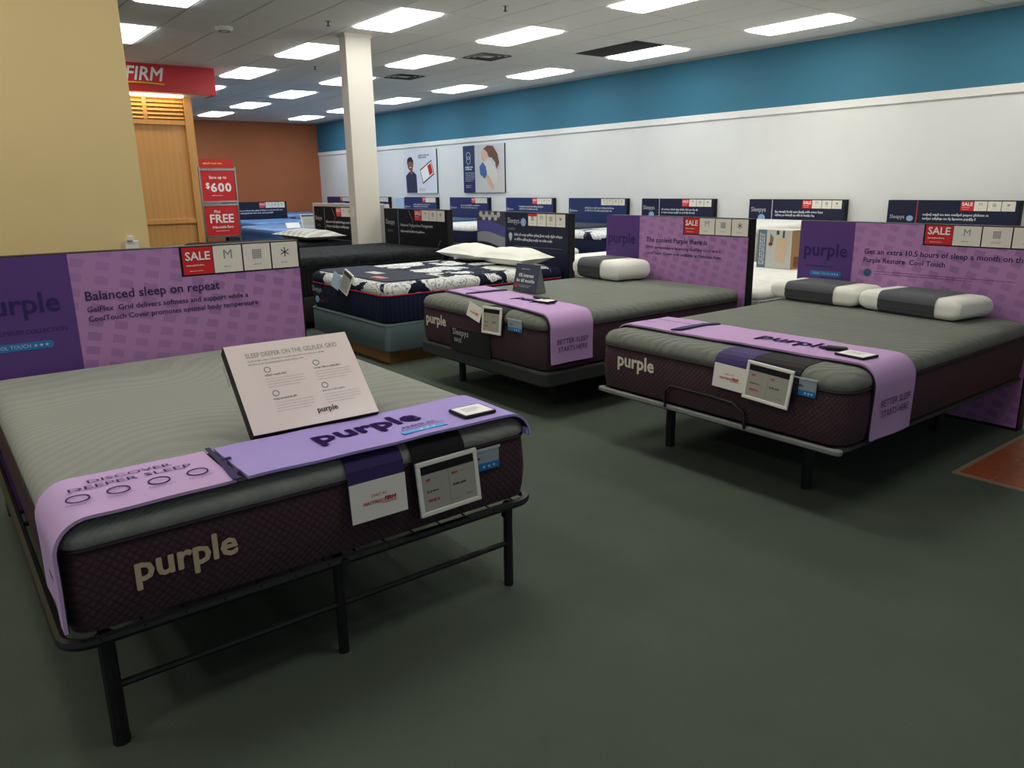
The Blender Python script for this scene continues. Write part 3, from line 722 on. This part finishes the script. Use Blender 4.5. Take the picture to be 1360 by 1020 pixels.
MB().tube([(-.235, -.018, .34), (-.235, -.018, .43), (-.20, -.018, .462), (.06, -.018, .462), (.19, -.018, .455), (.255, -.018, .42), (.265, -.018, .34)], .008, 6).build('retainer_bar', BLACKM, p3, smooth=True)
MB().slab(-.752, .752, -.016, .03, [(.006, .326), (0, .332), (0, .347), (.006, .352)], .02, 4).build('front_lip', BASEG, p3, smooth=True)
MB().slab(-.62, .62, .18, 1.9, [(0, .25), (0, .318)], .02, 2).build('mechanism', BLACKF, p3)
p2 = platform((3.05, 4.36, 0), R(-90), 'charcoal upholstered platform base with slim legs under middle grey bed', .232, .330, BASEF, [(-.515, .22), (.43, .35), (-.515, 1.8), (.43, 1.8)])
band = MB().slab(-.32, .18, -.012, .0, [(0, .325), (0, .335), (0, .498), (.004, .503)], .005, 2).build('retainer_band', BLACKF, p2)
text(band, 'Sleepys', .20, (-.28, -.0145, .43), SILVER, h=.062); text(band, 'BASE', .09, (-.26, -.0145, .393), SILVER)
fd = empty('box_foundation', (3.05, 6.45, 0), R(-90), 'slate grey box foundation under the floral mattress', 'foundation')
MB().slab(-.765, .765, -.005, 2.03, [(.008, .125), (0, .135), (0, .345), (.01, .365)], .06).build('fabric_box', FND, fd, smooth=True)
m = MB(); ring = m.rr(.762, 1.015, .06, .352, 0, 1.012); m.tube(ring+[ring[0]], .006, 6).build('piping', FND, fd)
wp = empty('plywood_platform', (3.05, 6.45, 0), R(-90), 'low plywood plinth on carpet under the slate foundation', 'plinth')
MB().box(-.70, .65, .08, .10, 0, .108).build('front_board', WOODBASE, wp)
MB().box(-.70, .66, .10, 1.98, .108, .124).build('top_board', WOODBASE, wp); MB().box(.63, .65, .10, 1.98, 0, .108).build('side_board', WOODBASE, wp); MB().box(-.70, -.68, .10, 1.98, 0, .108).build('side_board', WOODBASE, wp)
m = MB()
for x in (.655, .3, -.1, -.5): m.disc(x-.02, .085, .006, .078, .081, n=8)
m.build('screw', CHROME, wp)
def found(loc, rz, label, z1, mat, z0=.02):
    e = empty('box_foundation', loc, rz, label, 'foundation')
    MB().slab(-.76, .76, 0, 2.03, [(.01, z0+.06), (0, z0+.08), (0, z1-.012), (.01, z1)], .06).build('fabric_box', mat, e, smooth=True)
    for x in (-.6, .6):
        for y in (.15, 1.88): MB().tube([(x, y, 0), (x, y, z0+.062)], .025).build('leg', BLACKM, e)
found((3.05, 8.60, 0), R(-90), 'black foundation under the tall black quilted mattress', .36, BLACKF)
found((3.05, 10.92, 0), R(-90), 'black foundation under the far black mattress', .36, BLACKF)
# white row back to back with the boards (head at the boards)
for yc, lab, lb2 in ((4.36, 'white quilted mattress carrying the printed display box', 'white foundation behind the middle purple board'),
                (6.45, 'white quilted mattress seen between floral bed board and purple board', 'white foundation behind the floral bed board'),
                (8.60, 'white quilted mattress behind the black Advanced Temperature Management board', 'white foundation behind the black Advanced Temperature board')):
    mattress((7.30, yc, 0), R(90), lab, .33, .56, .65, WHITEQ, WHITEB, WHITEB, group='white mattresses behind the sign boards')
    found((7.30, yc, 0), R(90), lb2, .33, M('white_fabric', 'c9c9c2', .9))
# wall row
kinds = [(FLORAL, NAVYRIB, .78, 'navy'), (WHITEQ, WHITEB, .95, 'white'), (FLORAL, NAVYRIB, .78, 'floral'), (M('charcoal_top', rough=.85, fn=f_quilt('232a36', '38414f', 30)), NAVYRIB, .79, 'charcoal topped navy'), (WHITEQ, NAVYRIB, .78, 'white topped navy'), (TEALQ, TEALQ, .79, 'slate blue'), (WHITEQ, NAVYRIB, .78, 'white topped navy'), (BLUEQ, BLUES, .78, 'blue'), (BLUEQ, BLUES, .78, 'blue')]
place = ['below the wall sign at the right edge', 'behind the display box', 'hidden behind the middle purple board', 'left of the middle purple board', 'hidden behind the floral bed board', 'with price card, beside the black board', 'below the smiling person poster', 'behind the cream column', 'in the far corner by the terracotta wall']
for (yc, lab, st), (tp_, bd, zt, nm), pl in list(zip(wall_b, kinds, place))[:8]:
    mattress((XW-2.05, yc, 0), R(-90), '%s mattress at the white wall, %s' % (nm, pl), .45, zt-.11, zt, tp_, bd, bd, group='mattresses along the white wall')
    found((XW-2.05, yc, 0), R(-90), 'foundation under the wall mattress %s' % pl, .45, BASEF)
# blue beds before the terracotta wall
for x, y, zt, lab in ((6.76, 16.80, .78, 'blue satin mattress with navy foot panel before the navy board'), (5.98, 13.72, .78, 'blue mattress carrying a white price card, left of the black board'), (9.0, 20.85, .80, 'farthest light blue mattress beside the terracotta wall')):
    e = mattress((x, y, 0), 0, lab, .42, .66, zt, BLUEQ, BLUES, BLUES, group='blue mattresses near the terracotta wall', r=.14)
    MB().slab(-.60, .74, -.012, .02, [(0, .44), (0, .65), (.01, .72)], .01, 2).build('foot_panel', BLUEB, e)
    MB().box(-.745, -.69, -.012, .0, .50, .58).build('label_patch', PAPER, e); MB().box(-.42, -.37, -.016, -.01, .44, .60).build('tag', PAPER, e)
    found((x, y, 0), 0, 'dark foundation under the %s' % lab, .42, BASEF)

# ------------------------------------------------------------------ runners across the foot of each bed
def runner(loc, rz, label, zt, zb, y0, y1, segs, skew=0., zbr=None, a=.768, lift=.006, seed=1):
    """strip of cloth draped over the mattress; segs: (name, x0, x1, material, extra depth) on the path"""
    e = empty('foot_runner', loc, rz, label, 'bed runner', 'runners across the mattress feet')
    rnd = random.Random(seed); zbr = zb if zbr is None else zbr
    r = .085; path = []
    n0 = 7
    for i in range(n0): path.append((-a, zb+(zt-r-zb)*i/n0))
    for i in range(9):
        t = math.pi-math.pi/2*i/8; path.append((-a+r+r*math.cos(t), zt-r+r*math.sin(t)))
    nx = 40
    for i in range(1, nx): path.append((-a+r+(2*a-2*r)*i/nx, zt))
    for i in range(9):
        t = math.pi/2-math.pi/2*i/8; path.append((a-r+r*math.cos(t), zt-r+r*math.sin(t)))
    for i in range(1, n0+1): path.append((a, zt-r-(zt-r-zbr)*i/n0))
    N = len(path); s = [0]
    for i in range(1, N): s.append(s[-1]+math.dist(path[i], path[i-1]))
    nrm = []
    for i in range(N):
        p, q = path[max(i-1, 0)], path[min(i+1, N-1)]; d = (q[0]-p[0], q[1]-p[1]); L = math.hypot(*d); nrm.append((-d[1]/L, d[0]/L))
    ph = rnd.uniform(0, 6)
    def pt(i, v, off):
        x, z = path[i]; sk = skew*max(-1, min(1, x/a)); nn = nrm[i]
        wob = .0015*math.sin(s[i]*9+v*5+ph)+.001*math.sin(s[i]*23+ph*2)
        if z < zt-r: wob += .0025*math.sin(v*7+ph)*(zt-r-z)/.2
        yy = y0+(y1-y0)*v+sk+.004*math.sin(s[i]*4+ph)*(1 if v > .5 else -.4)
        return (x+nn[0]*(off+wob), yy, z+nn[1]*(off+wob))
    for (name, i0, i1, mat, off, t, vv) in segs:
        idx = [i for i in range(N) if i0 <= path[i][0]+ (0 if True else 0) <= i1] if i0 is not None else list(range(N))
        vs_ = [vv[0]+(vv[1]-vv[0])*k_/6 for k_ in range(7)]
        rings_ = []
        for i in idx:
            outer = [pt(i, v, off+t) for v in vs_]; inner = [pt(i, v, off) for v in reversed(vs_)]
            rings_.append(outer+inner)
        MB().rings(rings_).build(name, mat, e, smooth=True)
    return e
# bed 1 runner
r1 = runner((.92, 2.09, 0), 0, 'two-tone lilac runner reading Discover Deeper Sleep across nearest bed', .690, .395, -.006, .312, zbr=.635, a=.762, segs=[('lining', None, None, BLACKF, 0, .003, (.0, .98)), ('lilac_cloth', -1, -.290, LILAC, .003, .009, (0, 1)), ('periwinkle_cloth', -.300, 1, PERI, .003, .009, (0, 1))])
zt = .7058
m = MB().poly([(-.297, .314), (-.284, .314), (-.286, .20), (-.276, .17), (-.288, .13), (-.288, .09), (-.278, .05), (-.296, .02), (-.290, -.012), (-.316, -.012), (-.306, .12)], zt-.001, zt+.002, 'top'); m.build('divider_band', NAVYP, r1)
MB().box(-.29, -.262, .165, .180, zt, zt+.004).build('loop', NAVYP, r1)
text(r1, 'DISCOVER', .225, (-.53, .228, zt), PURINK, 'top', h=.026, align='c'); text(r1, 'DEEPER SLEEP', .325, (-.535, .182, zt), PURINK, 'top', h=.028, align='c')
for x in (-.685, -.585, -.480, -.375):
    MB().ringflat(x, .122, .026, .030, zt-.001, zt+.0006, 'top').build('icon_ring', PURINK, r1)
    greek(r1, .028, .018, (x-.014, .113, zt), GREYP, 2, 'top', name='icon', fill=.4, seed=int(-x*100))
    greek(r1, .07, .018, (x-.035, .070, zt), LILACINK, 2, 'top', fill=.4, seed=int(-x*77))
text(r1, 'purple', .40, (.005, .095, zt), PURTXT, 'top', bold=.032, h=.135, rot=R(2))
text(r1, 'PREMIUM', .125, (.292, .083, zt), PURINK, 'top', h=.017, rot=R(2)); text(r1, 'COLLECTION', .165, (.275, .062, zt), LILACINK, 'top', h=.016, rot=R(2))
bb = MB().box(.262, .432, .030, .055, zt-.001, zt+.0005).build('blue_bar', BLUEP, r1)
for i in range(3): MB().disc(.335+i*.025, .043, .006, zt, zt+.0012, 'top', 8).build('star', PALEB, bb)
# bed 2 and 3 runners
def runner23(loc, label, zt_, zb, y0, y1, skew, word, seed):
    r_ = runner(loc, R(-90), label, zt_, zb, y0, y1, [('lining', None, None, BLACKF, 0, .004, (-.03, .97)), ('cloth', None, None, ORCHID, .004, .009, (0, 1))], skew, seed=seed)
    z = zt_+.0165
    m = MB().poly([(-.375, y0-.0-skew*.45), (-.34, y0+.04-skew*.45), (-.335, y1-.10-skew*.45), (-.30, y1-.02-skew*.45), (-.33, y1-.01-skew*.45), (-.375, y1-.08-skew*.45), (-.385, y0+.10-skew*.45)], z-.001, z+.006, 'top'); m.build('divider_band', NAVYP, r_)
    text(r_, word, .26, (-.66, y0+.20, z), LILACINK, 'top', h=.03); greek(r_, .12, .03, (-.68, y0+.1, z), LILACINK, 1, 'top', fill=.4)
    text(r_, 'purple', .40, (.06, y0+.12, z), PURTXT, 'top', bold=.02, h=.15)
    text(r_, 'BETTER SLEEP', .27, (.7872, y0+skew+.045, zt_-.245+.06), PURINK, 'right', h=.032); text(r_, 'STARTS HERE', .25, (.7872, y0+skew+.055, zt_-.245+.01), PURINK, 'right', h=.032)
    return r_
r2 = runner23((3.05, 4.36, 0), 'orchid runner reading Better Sleep Starts Here on the middle grey bed', .696, .385, .13, .49, -.10, 'EFFORTLESS SLEEP', 3)
r3 = runner23((3.05, 2.36, 0), 'orchid runner reading Better Sleep Starts Here on the right-hand bed', .696, .36, .18, .54, .02, 'EFFORTLESS SLEEP', 5)

# ------------------------------------------------------------------ small signs on the beds
def strap_over(e, x0, x1, zb, zt_, mat):
    z1 = zt_-.008
    p = [(.20, z1+.004), (.11, z1+.004), (.062, z1+.001), (.026, z1-.009), (.005, z1-.025), (-.008, z1-.046), (-.012, z1-.09), (-.013, zb)]
    q = [(y-.004, z+.002) for y, z in p]
    MB().rings([[(x, y, z) for y, z in p+q[::-1]] for x in (x0, x1)]).build('strap', mat, e)
def price_sign(loc, rz, label, w_, h_, zc, x, tilt=8, roll=0, strap=None, zt_=.69, group='price signs', big=True):
    e = empty('price_sign', loc, rz, label, 'price sign', group)
    e2 = None
    if strap:
        x0, x1 = strap
        strap_over(e, x0, x1, zc-.02, zt_, BLACKF)
    f_ = MB(); t = .016 if big else .009
    f_.box(-w_/2, w_/2, -.012, 0, -h_/2, -h_/2+t).box(-w_/2, w_/2, -.012, 0, h_/2-t, h_/2).box(-w_/2, -w_/2+t, -.012, 0, -h_/2+t, h_/2-t).box(w_/2-t, w_/2, -.012, 0, -h_/2+t, h_/2-t)
    fo = f_.build('frame', WHITEP, e, (x, -.026, zc), (R(-tilt), R(roll), 0), bevel=.003)
    s_ = MB().box(-w_/2+t, w_/2-t, -.008, -.002, -h_/2+t, h_/2-t).build('screen', SCREEN, fo)
    MB().box(-w_/2+t, w_/2-t, -.0088, -.0078, h_/2-t-h_*.15, h_/2-t).build('header', BLACK, fo)
    if big:
        iw, ih = w_-2*t, h_-2*t
        m = MB(); m.box(-.0008, .0008, -.0086, -.0078, -h_/2+t, h_/2-t-h_*.15).build('rule', GREYP, fo)
        for cx in (-iw*.42, iw*.06):
            greek(fo, iw*.14, ih*.07, (cx, -.0088, ih*.16), REDTXT, 1, fill=.8, seed=int(cx*100)+9); greek(fo, iw*.2, ih*.03, (cx+iw*.16, -.0088, ih*.18), GREYP, 1, seed=2)
            greek(fo, iw*.3, ih*.07, (cx, -.0088, -ih*.10), DGREYP, 1, fill=.7, seed=int(cx*100)+4)
        greek(fo, iw*.3, ih*.08, (-iw*.42, -.0088, -ih*.30), REDTXT, 1, fill=.8, seed=3)
        greek(fo, iw*.2, ih*.04, (iw*.02, -.0088, -ih*.40), GREYP, 1); greek(fo, iw*.16, ih*.05, (iw*.30, -.0088, -ih*.38), REDTXT, 1)
    else:
        greek(fo, w_*.6, h_*.45, (-w_*.32, -.0088, -h_*.3), GREYP, 4, seed=6)
    return e
price_sign((.92, 2.09, 0), 0, 'white framed price sign hanging on the nearest mattress foot', .245, .188, .521, .390, 7, -1, (.262, .470), .690)
price_sign((3.05, 4.36, 0), R(-90), 'white framed price sign on the middle grey bed foot', .215, .185, .610, .232, 6, -2, (.11, .34), .695)
price_sign((3.05, 2.36, 0), R(-90), 'white framed price sign hanging on the right-hand bed foot', .245, .182, .587, .385, 7, 3, (.27, .53), .695)
def only_card(loc, rz, label, x, zc, w_, h_, strapw, zt_, roll=0, tilt=5):
    e = empty('store_card', loc, rz, label, 'card', 'white store cards on mattress feet')
    if strapw: strap_over(e, x-strapw/2, x+strapw/2, zc-.05, zt_, STRAPP)
    c = MB().box(-w_/2, w_/2, -.003, 0, -h_/2, h_/2).build('card', WHITEP, e, (x, -.022, zc), (R(-tilt), R(roll), 0))
    text(c, 'ONLY AT', w_*.28, (0, -.0042, h_*.08), REDTXT, align='c'); text(c, 'MATTRESS', w_*.36, (-w_*.29, -.0042, -h_*.10), REDTXT, bold=.012, shear=.2); text(c, 'FIRM', w_*.22, (w_*.085, -.0042, -h_*.10), REDTXT, bold=.04, shear=.2)
    MB().box(w_*.05, w_*.31, -.0042, -.0035, -h_*.14, -h_*.125).build('underline', REDTXT, c)
only_card((.92, 2.09, 0), 0, 'white store card on violet strap at the nearest mattress foot', .128, .532, .200, .128, .20, .690, 0)
only_card((3.05, 2.36, 0), R(-90), 'white store card on violet strap at the right-hand bed foot', .166, .578, .185, .118, .20, .695, 2)
only_card((3.05, 4.36, 0), R(-90), 'small tilted white store card on the middle grey bed foot', .02, .642, .16, .10, 0, .695, 14, 10)
TAGG = M('tag_grey', '9aa6ad', .5)
def blue_tag(loc, rz, label, x, z, w_=.14):
    e = empty('fabric_label', loc, rz, label, 'label', 'grey and blue fabric labels')
    MB().box(x, x+w_, -.010, -.006, z, z+.066).build('cloth', TAGG, e); MB().box(x, x+w_, -.0115, -.009, z-.012, z+.014).build('blue_strip', BLUEPILL, e)
    MB().box(x-.01, x+w_+.005, -.012, -.008, z+.062, z+.070).build('edge', SILVER, e)
    m = MB()
    for i in range(3): m.disc(x+w_*(.5+.16*i), z+.001, .005, -.0125, -.011, n=8)
    m.build('star', PALEB, e); greek(e, w_*.4, .02, (x+w_*.1, -.0106, z+.025), DGREYP, 1)
blue_tag((.92, 2.09, 0), 0, 'grey and blue fabric label on the nearest mattress foot', .485, .530, .135)
blue_tag((3.05, 4.36, 0), R(-90), 'grey and blue fabric label on the middle grey bed foot', .385, .575, .145)
blue_tag((3.05, 2.36, 0), R(-90), 'grey and blue fabric label on the right-hand bed foot', .515, .578, .10)
# plaques and remotes lying on the runners
def plaque(loc, rot, label, w_=.135, d_=.115):
    e = empty('runner_plaque', loc, 0, label, 'plaque', 'small plaques lying on runners', rot=rot)
    MB().slab(-w_/2, w_/2, -d_/2, d_/2, [(0, 0), (0, .008), (.002, .010)], .006, 2).build('frame', BLACK, e)
    MB().box(-w_/2+.008, w_/2-.008, -d_/2+.008, d_/2-.008, .0095, .0108).build('sheet', PAPER, e); greek(e, w_*.5, d_*.4, (-w_*.28, -d_*.15, .0114), GREYP, 4, 'top')
plaque((1.502, 2.185, .7045), (0, 0, R(-1)), 'white plaque with navy edge on the nearest bed runner')
plaque((3.36, 1.745, .712), (0, 0, R(-96)), 'white plaque with dark edge on right-hand bed runner', .15, .12)
plaque((3.40, 4.02, .712), (0, 0, R(-80)), 'grey plaque on the middle bed runner', .14, .11)
def remote(loc, rz, label, l_=.11):
    e = empty('remote_control', loc, rz, label, 'remote', 'black remotes')
    MB().slab(-l_/2, l_/2, -.024, .024, [(.004, 0), (0, .004), (0, .014), (.005, .018)], .012, 3).build('body', BLACK, e, smooth=True)
    MB().box(-.03, -.01, -.008, .008, .017, .019).box(.0, .02, -.008, .008, .017, .019).build('buttons', DGREYP, e)
remote((3.405, 1.87, .712), R(-75), 'black remote beside the plaque on right-hand bed runner', .10)
remote((3.46, 4.13, .712), R(-100), 'black remote beside the plaque on middle bed runner', .17)

# big information box leaning on the nearest bed
PINKP = M('pale_pink_print', 'f3e4de', .28, var=.02)
ib = empty('information_box', (1.006, 2.395, .694), R(-2), 'pale pink information box with black sides leaning on the nearest bed', 'information box')
tl = R(-45); bw, bh, bt = .455, .365, .045
bod = MB().box(-bw/2, bw/2, 0, bt, 0, bh).build('body', BLACK, ib, (0, .0, .018), (tl, 0, 0), bevel=.002)
fc = MB().box(-bw/2+.002, bw/2-.002, -.002, 0, .002, bh-.002).build('face', PINKP, bod)
text(bod, 'SLEEP DEEPER ON THE GELFLEX GRID', bw*.74, (-bw*.36, -.003, bh*.83), GREYP, h=.019)
greek(bod, bw*.62, .028, (-bw*.36, -.003, bh*.735), M('soft_grey_print', 'aaa0a0', .6), 2, fill=.35, seed=3)
for q, (u, v) in enumerate(((-.27, .60), (.12, .60), (-.27, .33), (.12, .33))):
    m = MB().ringflat(u*bw+.016, (v+.075)*bh, .009, .012, -.003, -.002).build('icon', GREYP, bod)
    greek(bod, .11, .011, (u*bw, -.003, v*bh), GREYP, 1, fill=.6, seed=q+1); greek(bod, .135, .045, (u*bw, -.003, v*bh-.05), M('faint_print', 'c9bdb9', .6), 4, fill=.3, seed=q+5)
text(bod, 'purple', .075, (.01, -.003, bh*.10), DGREYP, bold=.02)
text(bod, 'purple', .10, (-bw/2-.0015, bt*.5+.018, .24), SILVER, 'left', bold=.03, rot=R(90))
MB().box(-.06, .06, .25, .257, .0, .24).build('easel_leg', BLACK, ib)

# A-frame card on the middle bed
af = empty('tent_card', (3.665, 4.585, .697), R(-90), 'slate tent card reading 0% interest for 60 months on middle bed', 'tent card')
SLATE = M('slate_print_card', '3c4455', .45)
fr = MB().box(-.14, .14, -.002, .002, 0, .215).build('front_face', SLATE, af, (0, 0, 0), (R(-14), 0, 0))
text(fr, '0% interest', .18, (0, -.0035, .115), PAPER, align='c', bold=.02); text(fr, 'for 60 months', .22, (0, -.0035, .075), PAPER, align='c', bold=.02)
greek(fr, .14, .018, (-.07, -.0035, .170), SILVER, 1); MB().box(-.12, -.088, -.0035, -.002, .03, .062).build('red_badge', REDP, fr); greek(fr, .15, .022, (-.07, -.0035, .035), SILVER, 2)
MB().box(-.14, .14, -.002, .002, 0, .215).build('back_face', SLATE, af, (0, .104, 0), (R(14), 0, 0))
wing = MB().rings([[(.138, .004, .0), (.138, .100, .0), (.138, .054, .205)], [(.141, .004, .0), (.141, .100, .0), (.141, .054, .205)]]).build('side_gusset', M('grey_card', '6e716d', .6), af)

# display box on the white bed
db = empty('display_box', (6.76, 4.46, .655), R(-90), 'printed display box with bedroom picture on the white bed', 'display box')
MB().box(-.19, .19, 0, .30, 0, .375).build('body', M('cream_board', 'cfc9bb', .6), db)
MB().box(-.19, -.09, -.003, 0, 0, .375).build('text_print', M('slate_blue_print', '5d6f7d', .5), db)
pc = MB().box(-.09, .175, -.003, 0, 0, .375).build('picture', M('bedroom_print', 'b9bdb8', .5), db)
MB().poly([(.02, .07), (.12, .05), (.15, .30), (.03, .30)], -.0045, -.003).build('blanket', M('sand_print', 'cbb193', .5), pc)
MB().poly([(-.05, .24), (-.02, .22), (-.01, .30), (-.05, .34)], -.0045, -.003).disc(-.045, .235, .02, -.0045, -.003).build('plant', M('rust_print', '8c5c2c', .5), pc)
MB().box(.09, .11, -.0045, -.003, .30, .37).box(.02, .05, -.0045, -.003, .33, .37).build('curtain', DGREYP, pc)
MB().box(.19, .193, .0, .30, 0, .375).build('side_print', M('tan_print', 'b08a5c', .5), db); MB().box(.193, .195, .05, .2, .02, .12).build('brown_shape', M('brown_print', '7a5030', .5), db)  # darker brown block printed on the tan side
m = MB()
for q in range(3):
    z = .03
    while z < .33:
        l_ = random.uniform(.02, .06); m.box(-.165+q*.022, -.155+q*.022, -.0045, -.003, z, min(.345, z+l_)); z += l_+.008
m.build('vertical_print', SILVER, db)

# easel card seen left of the layer picture
ec = MB().poly([(-.14, 0), (.11, 0), (.05, 1.06), (.02, 1.06)], 0, .02).build('easel_card', M('sage_card', 'a9b2aa', .6), None, (5.42, 7.60, 0), (0, 0, R(-90)))
tag(ec, 'pale grey floor easel left of the mattress layer picture', 'card')

# small price cards on the far beds
def far_card(loc, rz, label, w_=.17, h_=.21, roll=0, tilt=12):
    e = empty('price_card', loc, rz, label, 'price card', 'price cards on far beds')
    c = MB().box(-w_/2, w_/2, -.012, 0, 0, h_).build('frame', WHITEP, e, (0, 0, 0), (R(-tilt), R(roll), 0), bevel=.003)
    MB().box(-w_/2+.012, w_/2-.012, -.0135, -.011, .012, h_-.012).build('screen', SCREEN, c); MB().box(-w_/2+.012, w_/2-.012, -.0145, -.013, h_-.045, h_-.012).build('header', DGREYP, c)
    greek(c, w_*.6, h_*.45, (-w_*.3, -.0145, h_*.2), GREYP, 4, seed=4)
far_card((3.028, 6.42, .575), R(-90), 'tilted price card with white frame on floral mattress foot', .17, .20, 20, 14)
e = empty('care_card', (3.02, 6.58, .60), R(-90), 'small pale blue care card beside the floral bed price card', 'card'); MB().box(-.07, .07, -.004, 0, 0, .14).build('card', PALEB, e, (0, 0, 0), (R(-10), R(14), 0)); 
far_card((XW-2.07, 8.55+1.72, .56), R(-90), 'price card on charcoal topped wall mattress left of purple board', .2, .16)
far_card((XW-2.07, 15.3, .62), R(-90), 'price card on slate blue wall mattress right of black board', .19, .20)
far_card((5.9, 13.72, .80), 0, 'upright price card on the blue mattress left of black board', .30, .24, 0, 20)
e = empty('care_card', (5.6, 13.76, .79), 0, 'small white care card lying by the price card on blue mattress', 'card'); MB().box(-.13, .13, -.004, 0, 0, .12).build('card', PAPER, e, (0, 0, 0), (R(-40), 0, 0))

# ------------------------------------------------------------------ pillows
def soft_pillow(loc, rz, label, w_=.70, d_=.44, h_=.17, seed=1, tilt=0):
    rnd = random.Random(seed); m = MB(); n = 22; k_ = 16
    def P(i, j, sgn):
        u = -1+2*i/n; v = -1+2*j/k_
        pin = 1-.08*(1-abs(u))*0-.10*(abs(v)**2)*(1-u*u)*.3
        x = w_/2*u*(1-.10*(1-v*v)*0-.07*(v*v)*(1-abs(u)**3)*0)*(1-.06*(1-v*v)**1*abs(u)**6*0)
        ex = 1-.09*(1-abs(v)**2)*0
        hx = max(0, 1-abs(u)**2.6)**.62; hv = max(0, 1-abs(v)**2.6)**.62
        y = d_/2*v*(1-.08*(1-u*u)); x = w_/2*u*(1-.06*(1-v*v))
        z = h_/2*hx*hv*(1+.05*math.sin(u*7+seed)+.04*math.sin(v*9+seed*2))
        return (x, y, h_*.42+(z if sgn > 0 else -z*.84))
    for sgn in (1, -1):
        b = len(m.v)
        for j in range(k_+1):
            for i in range(n+1): m.v.append(P(i, j, sgn))
        for j in range(k_):
            for i in range(n):
                q = (b+j*(n+1)+i, b+j*(n+1)+i+1, b+(j+1)*(n+1)+i+1, b+(j+1)*(n+1)+i); m.f.append(q if sgn > 0 else q[::-1])
    o = m.build('pillow', PILW, None, loc, (tilt, 0, rz), smooth=True)
    bm = bmesh.new(); bm.from_mesh(o.data); bmesh.ops.remove_doubles(bm, verts=bm.verts, dist=.0006); bm.to_mesh(o.data); bm.free()
    return tag(o, label, 'pillow', 'pillows on the beds')
soft_pillow((4.76, 6.845, .720), R(-90), 'white pillow on the floral bed, farther from the camera', .74, .46, .19, 2)
soft_pillow((4.74, 6.085, .720), R(-86), 'white pillow on the floral bed, nearer the camera', .72, .46, .19, 5)
def band_pillow(loc, rz, label, w_=.64, d_=.38, h_=.125, b0=-.17, b1=.17, seed=1):
    e = empty('banded_pillow', loc, rz, label, 'pillow', 'white pillows with charcoal bands')
    def section(x, sy, sz, grow=0):
        a, b = d_/2*sy+grow, h_/2*sz+grow; r = min(a, b)*.72; out = []
        for k_, (sx, s2) in enumerate(((1, 1), (-1, 1), (-1, -1), (1, -1))):
            for i in range(6):
                t = math.pi/2*(k_+i/5); out.append((x, sx*(a-r)+r*math.cos(t), h_/2+s2*(b-r)+r*math.sin(t)))
        return out
    def scale(u):
        q = abs(u)
        if q < .8: return 1-.02*q, 1-.06*q*q
        t = (q-.8)/.2; return (.984-.10*t*t), (.96)*math.sqrt(max(.02, 1-.80*t*t))
    us = [-1, -.97, -.93, -.88, -.82, -.7, -.5, -.25, 0, .25, .5, .7, .82, .88, .93, .97, 1]
    MB().rings([section(u*w_/2, scale(u)[0]*(1+.012*math.sin(u*40+seed)), scale(u)[1]) for u in us]).build('cotton_body', PILW, e, smooth=True)
    xs = [b0+(b1-b0)*i/6 for i in range(7)]
    MB().rings([section(x, scale(x*2/w_)[0], scale(x*2/w_)[1], .004) for x in xs], False, False).build('charcoal_band', PILG, e, smooth=True)
    MB().box(b0+.004, b1-.004, -d_/2-.0055, -d_/2+.004, h_*.30, h_*.62).build('gusset', PILGD, e)
    m = MB()
    for z in (h_*.30, h_*.62): m.tube([(b0, -d_/2-.005, z), (b1, -d_/2-.005, z)], .0025, 5)
    m.build('piping', PILGD, e)
band_pillow((4.925, 2.82, .6945), R(-93), 'banded pillow left on the right-hand bed, nearest the display box', .66, .36, .125, -.20, .17, 1)
band_pillow((4.88, 2.145, .6945), R(-98), 'banded pillow at the right on the right-hand bed', .66, .38, .130, -.18, .19, 2)
band_pillow((4.84, 4.82, .6945), R(-96), 'banded pillow alone on the middle grey bed', .64, .40, .17, -.22, .10, 3)
# striped pillow on far black bed
def f_strip(t):
    o = t.xyz(); h = t.math('GREATER_THAN', t.math('SINE', t.math('MULTIPLY', t.math('ADD', o[0], t.math('MULTIPLY', o[1], .5)), 34)), .1)
    t.color(t.mix(h, 'b4b1a8', 'cfccbf')); t.bump(t.noise(8, 2), .3, .02)
STRIPE = M('striped_cotton', rough=.9, fn=f_strip)
sp = soft_pillow((4.60, 10.80, .765), R(-90), 'grey and white striped pillow on the far black mattress', 1.30, .60, .17, 4); sp.data.materials[0] = STRIPE
